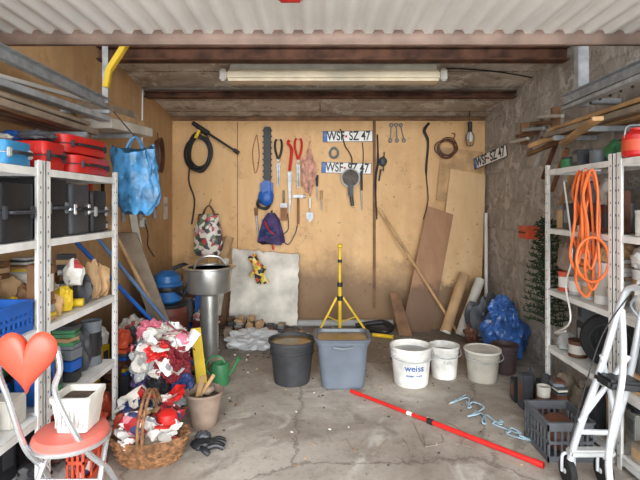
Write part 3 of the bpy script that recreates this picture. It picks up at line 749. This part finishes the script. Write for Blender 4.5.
bucket('white_plastic_bucket', (.905,3.36,0), .088, .105, .23, DIRTW, LGREY, .8, 1, GALV, [('Kalk',.034,.13)], tcol=LGREY)
bucket('lidded_clear_bucket', (1.165,3.30,0), .10, .12, .22, TRANS, OLDWH, .5, 2, GALV, None, OLDWH)
bucket('dark_flower_pot', (1.38,3.44,0), .075, .095, .21, M('dark_brown_pot',(72,56,56),.6), SOIL, .85, 1)

b = B('red_telescopic_pole')
a_, c_ = Vector((.24,3.02,.016)), Vector((1.06,2.18,.016)); dd = c_-a_
b.cyl(a_, a_+dd*.48, .011, RED); b.cyl(a_+dd*.47, c_, .013, RED); b.cyl(a_-dd*.04, a_+dd*.03, .013, RED); b.cyl(a_+dd*.34, a_+dd*.37, .0115, WPLAS); b.cyl(a_+dd*.46,a_+dd*.49,.016,BLACK)
b.cyl(c_-dd*.04, c_, .0155, RED); b.done()
b = B('blue_rope')
R_ = random.Random(2); pts = [(.88,2.95,.007)]
for i in range(30): pts.append((.88+.006*i+R_.uniform(-.08,.08), 2.95-.019*i+R_.uniform(-.07,.07), .007+.006*(i%3)))
b.tube(pts, .0045, M('pale_blue_rope',(162,188,202),.8,0,.2,40,.3), 6, 4); b.done()
b = B('floor_debris'); R_ = random.Random(44)
for i in range(300):
    if i % 3: xx, yy = R_.uniform(-1.0,1.2), R_.uniform(3.7,4.7)
    else: xx, yy = R_.uniform(-.6,1.0), R_.uniform(2.2,3.9)
    s_ = R_.uniform(.004,.016 if i%3 else .008); b.box((xx,yy,.003),(s_*2,s_,.005),R_.choice([TIMB,SOIL,WOODG,PAPER,DKGR,WOODL]),(0,0,R_.uniform(0,3)),0)
for i in range(9):
    cx_ = .0+.1*i
    b.tube([(cx_+R_.uniform(-.1,.1),2.45+R_.uniform(-.15,.2),.004),(cx_+.04,2.42+R_.uniform(-.1,.1),.006),(cx_+.06,2.4+R_.uniform(-.1,.1),.004)],.002,WOODG,5,3)
b.done()

# ------------------------------------------------------------ left floor clutter
b = B('stainless_pot_on_pedestal')
px_,py_ = -.885,3.68
b.lathe([(.115,0),(.115,.012),(.08,.03),(.072,.04),(.072,.53),(.09,.545)],(px_,py_,.001),STEEL,32)
b.lathe([(.10,.545),(.165,.56),(.172,.575),(.172,.74),(.178,.745),(.178,.755),(.165,.755),(.165,.60),(.02,.59)],(px_,py_,0),STEEL,40)
b.lathe([(.205,.745),(.21,.75),(.21,.758),(.17,.758),(.17,.745)],(px_,py_,0),STEEL,40)
b.lathe([(.155,.73),(.155,.74)],(px_,py_,0),WOODG,30)
b.tube([(px_-.10,py_-.10,.745),(px_-.06,py_,.83),(px_+.06,py_+.05,.83),(px_+.12,py_+.08,.755)],.008,STEEL)
b.done()

def basket(name, c, rx, ry, h, seed=0):
    b = B(name); x,y,z = c; n=28
    R0 = .78
    b.loft([[(x+rx*R0*math.cos(a),y+ry*R0*math.sin(a),z+.002) for a in [2*math.pi*i/n for i in range(n)]],[(x+rx*R0*math.cos(a),y+ry*R0*math.sin(a),z+.012) for a in [2*math.pi*i/n for i in range(n)]]],WICK)
    rows = 10
    for k in range(rows):
        f_ = k/(rows-1); s_ = R0+(1-R0)*f_
        b.tube([(x+(rx*s_+.006*(1 if (i+k)%2 else -1))*math.cos(2*math.pi*i/n), y+(ry*s_+.006*(1 if (i+k)%2 else -1))*math.sin(2*math.pi*i/n), z+.012+h*f_) for i in range(n)], .0075, WICK, 5, 2, True)
    for i in range(n):
        a=2*math.pi*i/n; b.tube([(x+rx*R0*math.cos(a),y+ry*R0*math.sin(a),z+.01),(x+rx*math.cos(a),y+ry*math.sin(a),z+h+.01)],.005,WICK,5)
    for q in (-.01,.012):
        b.tube([(x+q,y-ry,z+h),(x+q,y-ry*.95,z+h+.10),(x+q,y-ry*.5,z+h+.19),(x+q,y,z+h+.22),(x+q,y+ry*.5,z+h+.19),(x+q,y+ry*.95,z+h+.10),(x+q,y+ry,z+h)],.008,WICK,7)
    R_ = random.Random(seed)
    for i in range(12):
        m = R_.choice([PAPER,WOODL,CARD,MAGW,WPLAS,WOODG,PAPER,MAGS])
        b.box((x+R_.uniform(-.5,.5)*rx, y+R_.uniform(-.5,.5)*ry, z+h*.95+R_.uniform(-.02,.05)), (.12,.08,.025), m, (R_.uniform(-.5,.5),R_.uniform(-.5,.5),R_.uniform(0,3)), .003)
    for i in range(12):
        b.page((x+R_.uniform(-.5,.5)*rx, y+R_.uniform(-.5,.5)*ry, z+h+R_.uniform(.0,.09)), .16, .12, R_.choice([PAPER,MAGW,MAGS,WPLAS,CARD]), (R_.uniform(-.6,.6),R_.uniform(-.6,.6),R_.uniform(0,3)), i)
    b.blob((x,y,z+h*.5),(rx*.72,ry*.72,h*.7),MAGW,.25,3,3,sub=3)
    b.lathe([(.05,0),(.05,.02),(.045,.045),(.02,.06),(.001,.062)],(x+.09,y-.01,z+h+.07),RED,20); b.box((x+.09,y-.06,z+h+.075),(.07,.06,.006),RED,bev=.002)
    return b.done()
basket('wicker_basket', (-.84,2.27,0), .19, .13, .115, 4)
bucket('stone_planter_pot', (-.66,2.62,0), .07, .105, .195, TERRA, SOIL, .8, 0)
b = B('wooden_brush'); b.cyl((-.68,2.63,.165),(-.60,2.59,.29),.011,WOODL); b.beam((-.69,2.60,.17),(-.65,2.56,.30),.03,.012,WOODL); b.blob((-.65,2.65,.185),(.04,.035,.025),TERRA,.2,2,1,sub=3); b.done()
b = B('black_work_glove')
b.blob((-.60,2.37,.022),(.065,.05,.028),BLACK,.2,2,3,sub=3)
for i in range(4): b.tube([(-.57,2.395-.022*i,.02),(-.53,2.41-.024*i,.028),(-.50+.01*(i%2),2.415-.025*i,.014)],.013,BLACK)
b.tube([(-.60,2.33,.02),(-.58,2.295,.026),(-.55,2.285,.013)],.013,BLACK); b.blob((-.61,2.40,.04),(.04,.035,.03),DKGR,.3,3,5,sub=3); b.done()
crate('blue_storage_crate', (-1.04,3.03,0), (.20,.20,.36), BLUE, 4, DKGR)
b = B('heap_of_bags_and_clothes')
b.blob((-.95,2.73,.14),(.15,.16,.17),BLACK,.3,2.6,4,sub=5)
b.blob((-1.02,2.70,.34),(.08,.12,.12),LGREY,.5,2.2,6,pinch=.3,sub=5)
b.blob((-.86,2.70,.33),(.09,.11,.11),M('wine_red_cloth',(132,34,44),.7,0,.3,12),.5,2.2,7,sub=5)
b.blob((-.94,2.78,.45),(.11,.11,.07),PAPER,.7,2.4,9,sub=5)
b.blob((-.82,2.70,.20),(.07,.08,.09),DBLUE,.4,2.4,15,sub=5)
b.blob((-1.01,2.68,.22),(.08,.07,.09),PURP,.4,2.4,16,sub=5)
b.blob((-.94,2.66,.40),(.08,.05,.06),RED,.6,2.4,18,sub=5)
b.blob((-1.02,2.76,.50),(.06,.08,.05),PINK,.6,2.4,19,sub=5)
b.blob((-.87,2.66,.12),(.08,.05,.06),LGREY,.5,2.4,20)
R_ = random.Random(8)
for i in range(20):
    b.page((-.93+R_.uniform(-.10,.12),2.68+R_.uniform(-.06,.1),.42+R_.uniform(-.14,.12)),.19,.14,R_.choice([MAGW,MAGS,PAPER,WPLAS,MAGW,MAGS,PINK]),(R_.uniform(-.9,.9),R_.uniform(-.9,.9),R_.uniform(0,3)),i+20)
b.done()
b = B('small_bags_and_cartons')
b.blob((-1.03,2.47,.07),(.07,.06,.08),ORRED,.4,2.4,31,sub=4); b.blob((-.92,2.48,.06),(.06,.05,.07),MAGW,.4,2.4,32,sub=4); b.box((-.81,2.47,.06),(.08,.06,.11),CARD,(0,0,.3)); b.box((-.81,2.47,.12),(.07,.05,.01),RED,(0,0,.3))
b.blob((-.98,2.48,.15),(.09,.05,.05),DBLUE,.4,2.4,33,sub=4); b.blob((-.87,2.49,.15),(.06,.05,.05),BLACK,.4,2.4,34,sub=4)
for i in range(6): b.page((-.93+.05*i-.1,2.48,.19+.02*(i%3)),.13,.10,(MAGW,PAPER,RED)[i%3],(.5,.3*(i%3-1),i),i+50)
b.done()
b = B('yellow_board'); b.beam((-.76,2.99,.018),(-.84,3.10,.42),.07,.015,YEL); b.done()
b = B('green_watering_can')
gx,gy=-.70,3.22
b.lathe([(.06,0),(.065,.01),(.065,.13),(.055,.145),(.045,.145),(.045,.11)],(gx,gy,.001),GREEN,24); b.tube([(gx+.05,gy,.05),(gx+.09,gy,.10),(gx+.12,gy,.16)],.009,GREEN); b.cyl((gx+.117,gy,.155),(gx+.135,gy,.18),.010,GREEN,.022)
b.tube([(gx-.06,gy,.05),(gx-.10,gy,.11),(gx-.07,gy,.18),(gx,gy,.19),(gx+.035,gy,.145)],.008,GREEN); b.done()
crate('orange_crate', (-1.072,2.12,.0), (.08,.22,.24), ORRED, 3, MAGS)
b = B('orange_shopping_bag'); b.blob((-1.068,2.12,.315),(.045,.10,.085),ORRED,.4,2.5,41,pinch=.4); b.done()
b = B('push_broom')
p0=Vector((-.92,3.40,.06)); p1=Vector((-1.47,2.72,1.06)); b.cyl(p1,p0,.013,BLUE); b.box(p0+Vector((0,0,-.005)),(.20,.06,.04),WOODR,(0,0,.4)); b.box(p0+Vector((0,0,-.038)),(.18,.05,.035),BLACK,(0,0,.4)); b.done()
b = B('garden_spade')
p0=Vector((-1.00,3.54,.13)); p1=Vector((-1.45,2.84,1.14)); dd=(p0-p1).normalized(); q=dd.to_track_quat('Y','Z').to_matrix()
b.cyl(p1,p0,.013,M('blue_grey_handle',(100,130,172))); b.box(p0+dd*.03,(.14,.18,.006),DKGR,q); b.tube([p1+Vector((-.03,.04,0)),p1+Vector((0,0,.02)),p1+Vector((.03,-.04,0))],.012,BLACK); b.done()
b = B('garden_hoe')
p0=Vector((-1.08,3.60,.03)); p1=Vector((-1.40,2.98,1.20)); dd=(p0-p1).normalized(); q=dd.to_track_quat('Y','Z').to_matrix()
b.cyl(p1,p0,.012,WOODL); b.box(p0-dd*.01,(.14,.05,.01),DKGR,q); b.done()
board4('grey_plank', [(-1.24,3.70,.002),(-1.10,3.72,.002),(-1.40,3.52,1.04),(-1.53,3.50,1.04)], .02, WOODG)
board4('grey_plank', [(-1.36,3.78,.002),(-1.30,3.80,.002),(-1.48,3.70,1.20),(-1.53,3.68,1.20)], .015, OLDWH)
BRB = M('red_brown_plastic', (122,66,50), .45, 0, .15, 6)
b = B('red_brown_barrel'); b.lathe([(.15,0),(.165,.01),(.18,.12),(.182,.20),(.178,.28),(.165,.38),(.15,.385)],(-1.33,4.0,.001),BRB,36)
for zz in (.08,.30): b.lathe([(.178,zz-.012),(.188,zz-.006),(.188,zz+.006),(.178,zz+.012)],(-1.33,4.0,0),BRB,36,None,False,False)
b.lathe([(.17,.375),(.175,.385),(.175,.40),(.16,.408)],(-1.33,4.0,.001),BLACK,36); b.done()
b = B('blue_wet_vacuum')
b.lathe([(.10,0),(.125,.02),(.125,.14),(.135,.15),(.135,.17),(.12,.18),(.11,.23),(.06,.27),(.001,.275)],(-1.32,3.98,.412),M('vac_blue',(44,112,180),.4),28)
b.lathe([(.128,.10),(.13,.105),(.13,.135),(.128,.14)],(-1.32,3.98,.412),BLACK,28,None,False,False)
b.tube([(-1.22,3.89,.53),(-1.14,3.85,.50),(-1.10,3.88,.63),(-1.16,3.98,.73),(-1.27,3.98,.70)],.018,BLACK)
b.done()
b = B('dark_plastic_bin'); b.lathe([(.10,0),(.12,.24),(.13,.24),(.13,.26),(.115,.26),(.09,.02)],(-1.00,4.04,.001),M('maroon_bin',(98,50,54),.5),28); b.blob((-1.00,4.04,.24),(.10,.10,.10),MAGW,.4,3,2,sub=4); b.done()
b = B('garden_supplies_bag'); b.blob((-1.38,3.38,.16),(.10,.14,.19),DKGR,.4,2.6,5); b.blob((-1.37,3.36,.36),(.09,.11,.07),MAGW,.5,2.6,25); b.done()
items('garden_supplies', -1.49,-1.20, 2.62,3.16, 0, .50, 2,4, [GREEN,YEL,WPLAS,BROWN,DKGR,BLUE,ORRED], 71, ('can','box','bag'), .8)
b = B('brown_cable_loop')
for i in range(5): b.tube([(XL+.012+i*.009, 4.33+.10*math.cos(a)*(1-.05*i), 1.72+.14*math.sin(a)*(1+.04*i)) for a in [2*math.pi*k/14 for k in range(14)]], .006, BROWN, 6, 3, True)
b.tube([(XL+.02,4.33,1.86),(XL+.006,4.33,1.93)],.005,BROWN); b.done()
b = B('wall_note'); b.box((XL+.004,4.58,1.22),(.004,.11,.22),PAPER,bev=0); b.box((XL+.007,4.58,1.25),(.002,.08,.03),LGREY,bev=0); b.done()
b = B('electrical_socket'); b.box((XL+.02,3.95,1.10),(.036,.08,.08),WPLAS,bev=.008); b.lathe([(.028,0),(.028,.006),(.022,.006),(.02,-.002)],(XL+.038,3.95,1.10),LGREY,20,Matrix.Rotation(math.pi/2,3,'Y')); b.tube([(XL+.01,3.95,1.14),(XL+.01,3.95,1.6),(XL+.012,3.96,cz(3.96)-.02)],.007,WPLAS); b.tube([(XL+.04,3.95,1.09),(XL+.07,3.93,1.0),(XL+.05,3.98,.9),(XL+.1,4.0,.8)],.006,BLACK); b.done()
b = B('wall_hand_tools')
for i in range(8):
    yy = 3.05+.17*i; b.cyl((XL+.02,yy,1.45-.04*(i%3)),(XL+.02,yy,1.25-.05*(i%2)),.012,(RED,BLACK,YEL,WOODR,BLACK,BLUE,WOODL,BLACK)[i]); b.box((XL+.02,yy,1.22-.05*(i%2)),(.02,.035,.10),GALV)
    b.cyl((XL,yy,1.44-.04*(i%3)),(XL+.03,yy,1.44-.04*(i%3)),.004,GALV)
b.done()

# ------------------------------------------------------------ heart chair
b = B('heart_back_chair')
SX, SY, SZ = -.885, 1.64, .42
b.lathe([(.08,-.004),(.118,0),(.125,.010),(.125,.020),(.115,.032),(.06,.036),(.001,.036)],(SX,SY,SZ),M('seat_salmon',(206,104,92),.45,0,.08,5),40)
b.lathe([(.128,-.006),(.130,0),(.130,.008),(.122,.010)],(SX,SY,SZ),CHROME,40,None,False,False)
hc = Vector((-.955,1.50,.735)); Rh = Matrix.Rotation(.12,3,'Z')
heart = []
for i in range(48):
    t_ = 2*math.pi*i/48; heart.append((16*math.sin(t_)**3/17*.10, (13*math.cos(t_)-5*math.cos(2*t_)-2*math.cos(3*t_)-math.cos(4*t_)+2.5)/15*.105))
rings = []
for k,yy in ((.05,-.026),(.5,-.024),(.8,-.019),(.94,-.012),(1,0),(.94,.012),(.8,.019),(.05,.022)):
    rings.append([hc + Rh @ Vector((p[0]*k, yy, p[1]*k)) for p in heart])
b.loft(rings, M('heart_red',(208,78,56),.4,0,.06,4))
for s_ in (-1,1):
    b.tube([hc+Rh@Vector((s_*.085,.012,.045)), hc+Rh@Vector((s_*.095,.015,-.03)), hc+Rh@Vector((s_*.075,.03,-.12)), Vector((SX+s_*.10-.02,SY-.07,SZ-.0)), Vector((SX+s_*.12+.0,SY+.06,.25)), Vector((SX+s_*.14,SY+.15,.010))], .010, CHROME)
    b.tube([Vector((SX+s_*.09,SY+.09,SZ-.01)), Vector((SX+s_*.11,SY-.02,.28)), Vector((SX+s_*.14,SY-.16,.010))], .010, CHROME)
b.tube([(SX-.11,SY-.02,.28),(SX+.11,SY-.02,.28)],.007,CHROME); b.tube([(SX-.125,SY+.09,.17),(SX+.125,SY+.09,.17)],.007,CHROME)
b.done()
b = B('white_planter_box')
x,y,z = SX+.02,SY+.01,SZ+.038
b.loft([rr(x,y,z,.105,.105,.012),rr(x,y,z+.10,.13,.13,.014),rr(x,y,z+.11,.14,.14,.014),rr(x,y,z+.125,.14,.14,.014),rr(x,y,z+.125,.12,.12,.012),rr(x,y,z+.02,.095,.095,.01)],PAPER)
b.loft([rr(x,y,z+.098,.115,.115,.012),rr(x,y,z+.103,.115,.115,.012)],SOIL)
for i in range(-3,4): b.box((x+i*.015,y-.062,z+.058),(.005,.006,.07),LGREY,(-.11,0,0),.001)
b.done()

# ------------------------------------------------------------ right side
PR = [OLDWH,WPLAS,GREY,DKGR,BROWN,CARD,LGREY,WOODG]
items('paint_tins_and_jars', 1.45,1.69, 2.26,2.87, RZ[4], .14, 2,4, [OLDWH,BLACK,GREY,GREEN,DKGR], 81, ('can','jar','box','bag'), .1)
items('paint_tins_and_jars', 1.44,1.69, 2.26,2.87, RZ[3], .28, 2,6, [DKGR,BROWN,OLDWH,GREY,BLACK,CARD], 82, ('can','jar','box','bottle'), .7)
items('bowls_and_jars', 1.44,1.69, 2.26,2.87, RZ[2], .32, 2,5, [WPLAS,OLDWH,LGREY,ORRED,TERRA,WPLAS,CARD], 83, ('bowl','jar','can','can','bag'), .9)
items('boxes_and_tins', 1.44,1.69, 2.62,2.87, RZ[1], .28, 2,2, [DKGR,GREY,OLDWH,BROWN,LGREY], 84, ('can','box','bag','bowl'), .8)
items('boxes_and_tins', 1.44,1.69, 2.26,2.87, RZ[0], .24, 2,4, PR, 85, ('can','box','bag'), .6)
items('paint_tins_and_jars', 1.44,1.69, 1.84,2.18, RZ[3], .25, 2,3, [WPLAS,OLDWH,GREEN,CARD], 86, ('can','jar','bottle','bowl'), .3)
items('bowls_and_jars', 1.44,1.69, 1.84,2.18, RZ[2], .25, 2,3, [WPLAS,OLDWH,LGREY,YEL], 87, ('bowl','jar','bag'), .5)
items('boxes_and_tins', 1.44,1.69, 1.84,2.18, RZ[1], .25, 2,3, PR, 88, ('can','box','bag'), .5)
items('boxes_and_tins', 1.44,1.69, 1.84,2.18, RZ[0], .22, 2,3, PR, 89, ('can','box','bag'), .5)
b = B('red_lantern'); b.lathe([(.05,0),(.062,.01),(.062,.10),(.05,.115),(.03,.125),(.03,.135)],(1.47,2.13,RZ[4]+.001),RED,24); b.lathe([(.0635,.03),(.0635,.08)],(1.47,2.13,RZ[4]),ORRED,24,None,False,False); b.tube([(1.41,2.13,1.56),(1.42,2.13,1.61),(1.47,2.13,1.62),(1.52,2.13,1.61),(1.53,2.13,1.56)],.004,GALV); b.done()
items('paint_tins_and_jars', 1.57,1.69, 1.88,2.18, RZ[4], .14, 1,3, [GREEN,OLDWH,WPLAS], 90, ('can','bottle'), .0)
b = B('orange_extension_cable'); R_ = random.Random(12)
for i in range(6):
    cx=1.355+R_.uniform(-.03,.03); yy=2.29+i*.02; rx=.04+R_.uniform(-.02,.02); top=1.42+R_.uniform(-.02,.02); bot=.92+R_.uniform(-.14,.2)
    j=lambda: R_.uniform(-.018,.018)
    b.tube([(cx,yy,top),(cx+rx+j(),yy,top-.10),(cx+rx*.8+j(),yy+.01,(top+bot)/2),(cx+rx+j(),yy,bot+.08),(cx,yy,bot),(cx-rx+j(),yy,bot+.1),(cx-rx*.7+j(),yy-.01,(top+bot)/2),(cx-rx+j(),yy,top-.12)],.0065,ORANGE,7,5,True)
b.tube(circ((1.345,2.27,.98),.08,.11,14),.0065,ORANGE,7,3,True)
b.cyl((1.42,2.33,1.425),(1.33,2.33,1.425),.006,GALV)
b.done()
b = B('white_cable'); b.tube([(1.39,2.62,1.38),(1.37,2.5,1.0),(1.39,2.6,.8),(1.36,2.5,.62),(1.38,2.7,.5),(1.36,2.55,.55)],.005,WPLAS); b.cyl((1.41,2.62,1.385),(1.38,2.62,1.385),.005,GALV); b.done()
b = B('small_trailer_wheel')
Rw = Matrix.Rotation(-.75,3,'Z')@Matrix.Rotation(math.pi/2,3,'X')
wc = (1.56,2.46,RZ[1]+.152)
b.lathe([(.09,-.03),(.138,-.034),(.15,-.018),(.15,.018),(.138,.034),(.09,.03)],wc,RUBBER,40,Rw)
b.lathe([(.02,.02),(.05,.03),(.085,.022),(.098,.034),(.10,.03)],wc,DKGR,32,Rw); b.done()
crate('grey_plastic_crate', (1.22,2.36,0), (.23,.26,.19), MGREY, 7, BROWN)
items('tin_cans_and_scraps', 1.22,1.39, 2.54,3.00, 0, .26, 2,4, [DKGR,BROWN,OLDWH,GREY,BLACK], 93, ('box','bag','can'), .5)
b = B('stack_of_planks'); R_ = random.Random(9)
for i in range(6):
    b.beam((1.46+.042*i,1.5,1.69+R_.uniform(0,.004)),(1.47+.042*i,2.95+R_.uniform(-.1,.3),1.70),.036,.03,R_.choice([WOODL,WOODG,TIMB,WOODR]))
for i in range(3):
    b.beam((1.46+.06*i,1.7,1.73),(1.50+.05*i,3.0+R_.uniform(-.1,.2),1.735),.045,.022,R_.choice([WOODL,OLDWH,TIMB]))
for yy in (1.7,2.50,2.85): b.box((1.58,yy,1.665),(.27,.03,.03),GALV)
b.beam((1.30,2.15,1.655),(1.50,2.84,1.63),.05,.02,WOODL)
b.beam((1.68,2.3,1.78),(1.52,3.35,1.62),.03,.03,TIMB); b.beam((1.66,2.2,1.76),(1.46,3.2,1.66),.03,.03,WOODL)
b.done()
b = B('wooden_laths')
for i in range(5):
    b.beam((1.703,3.05+.12*i,1.55+.09*i),(1.70,3.25+.13*i,1.25+.10*i),.03,.02,(WOODL,WOODR,BROWN,OLDWH,WOODG)[i])
    b.cyl((1.72,3.06+.12*i,1.54+.09*i),(1.68,3.06+.12*i,1.54+.09*i),.006,GALV)
b.done()
b = B('wall_hanging_rods')
for i in range(5):
    yy=3.15+.13*i; b.cyl((1.66,yy,1.86-.02*i),(1.66,yy+.34,1.92-.03*i),.014,(OLDWH,TIMB,LGREY,BROWN,OLDWH)[i])
b.box((1.69,3.3,1.86),(.06,.03,.18),TIMB); b.box((1.69,3.8,1.84),(.06,.03,.18),TIMB)
b.done()
b = B('red_letter_box'); b.box((1.655,3.62,1.02),(.13,.16,.07),ORRED,bev=.01); b.box((1.587,3.62,1.035),(.006,.12,.012),BLACK); b.prism([(-.065,0),(.065,0),(.05,.03),(-.05,.03)],.16,ORRED,(1.655,3.62,1.055)); b.done()
b = B('artificial_christmas_tree'); R_ = random.Random(3)
b.cyl((1.57,3.20,.02),(1.57,3.20,1.14),.008,TIMB); b.lathe([(.09,0),(.09,.015),(.02,.03)],(1.57,3.20,.001),DKGR,16)
for k in range(110):
    f_=k/110; z_=.42+.72*f_; L_=.18*(1-f_*.7); a=k*2.4
    p=Vector((1.57,3.20,z_)); q=p+Vector((math.cos(a)*min(L_,.13),math.sin(a)*L_*1.1,.02))
    b.tube([p,q],.003,DGREEN,4)
    for j in range(12):
        c0=p.lerp(q,(j+1)/12); dv=Vector((R_.uniform(-.7,.7),R_.uniform(-1,1),R_.uniform(-.5,1))).normalized()*.034
        if c0.x+dv.x > 1.70: dv.x = -dv.x
        b.cyl(c0,c0+dv,.005,DGREEN,.0015,4)
b.done()
b = B('blue_refuse_bag'); b.blob((1.50,3.72,.22),(.17,.15,.24),BFILM,.34,1.8,17,pinch=.5,sub=5); b.blob((1.46,3.70,.42),(.09,.07,.10),BFILM,.45,2.2,27,flat=False,pinch=.5,sub=5); b.done()
b = B('dark_sack'); b.blob((1.47,4.04,.20),(.17,.10,.24),DKGR,.4,2.4,23,pinch=.3); b.blob((1.35,4.02,.10),(.08,.08,.11),BROWN,.4,2.4,24); b.done()

b = B('wheeled_walker')
SILV = M('silver_paint', (206,209,213), .35, .25, .05, 10)
def wheel(b, c, r, w_):
    Rw = Matrix.Rotation(math.pi/2,3,'Y')
    b.lathe([(r*.72,-w_/2),(r*.93,-w_/2),(r,-w_*.25),(r,w_*.25),(r*.93,w_/2),(r*.72,w_/2)],c,RUBBER,28,Rw); b.lathe([(r*.15,-w_*.7),(r*.2,-w_*.45),(r*.74,-w_*.3),(r*.74,w_*.3),(r*.2,w_*.45),(r*.15,w_*.7)],c,LGREY,20,Rw)
for xs, xt in ((1.11,1.30),(1.27,1.40)):
    b.tube([(xs,2.04,.12),(xs+.03,2.03,.25),((xs+xt)/2+.02,2.0,.55),(xt,1.98,.84),(xt+.02,1.94,.90),(xt+.03,1.84,.91)],.015,SILV,10)
    b.cyl((xt+.03,1.90,.912),(xt+.035,1.80,.907),.017,GREY)
    b.tube([(xt,1.98,.80),(xt-.05,1.90,.55),(xs+.02,1.80,.28),(xs,1.74,.12)],.013,SILV,10)
    b.tube([(xt+.02,1.92,.87),(xt-.03,1.88,.84),(xt-.02,1.85,.80)],.005,GREY)
    for yy in (2.06,1.74):
        wheel(b,(xs,yy,.06),.06,.028)
        for s_ in (-1,1): b.tube([(xs,yy,.14),(xs+s_*.025,yy,.13),(xs+s_*.027,yy,.06)],.007,SILV)
b.tube([(1.13,2.03,.25),(1.29,2.02,.25)],.012,SILV); b.tube([(1.14,2.02,.30),(1.33,1.98,.60)],.011,SILV); b.tube([(1.30,2.02,.30),(1.22,1.99,.60)],.011,SILV)
b.box((1.27,1.95,.50),(.16,.12,.04),BLACK,(0,.1,0),.015); b.box((1.20,2.04,.155),(.20,.05,.03),LGREY,bev=.008)
b.tube([(1.32,1.93,.90),(1.22,1.98,.70),(1.15,2.0,.45),(1.10,2.03,.2)],.003,BLACK)
b.done()

# ------------------------------------------------------------ light
w = bpy.data.worlds.new('World'); sc.world = w; w.use_nodes = True
nt = w.node_tree; bg = nt.nodes['Background']
sky = nt.nodes.new('ShaderNodeTexSky')
try: sky.sky_type = 'HOSEK_WILKIE'; sky.turbidity = 6; sky.sun_direction = Vector((.3,-.6,.75)).normalized()
except Exception: pass
mx = nt.nodes.new('ShaderNodeMix'); mx.data_type='RGBA'; mx.inputs[0].default_value=.85; mx.inputs[7].default_value=(.92,.97,1,1)
nt.links.new(sky.outputs[0], mx.inputs[6]); nt.links.new(mx.outputs[2], bg.inputs['Color'])
bg.inputs['Strength'].default_value = 3.5
sl = bpy.data.lights.new('hazy_sun','SUN'); sl.energy = 4.9; sl.angle = math.radians(50); sl.color=(.96,.98,1)
so = bpy.data.objects.new('hazy_sun', sl); sc.collection.objects.link(so)
so.rotation_euler = Vector((-.04, 1, -.30)).to_track_quat('-Z','Y').to_euler(); so.location = (0,-3,3)

cam = bpy.data.cameras.new('camera'); co = bpy.data.objects.new('camera', cam); sc.collection.objects.link(co)
co.location = (0,0,1.25); co.rotation_euler = (math.pi/2,0,0); cam.sensor_width = 36; cam.lens = 25.875; cam.shift_y = -35/640; cam.clip_start = .02
sc.camera = co
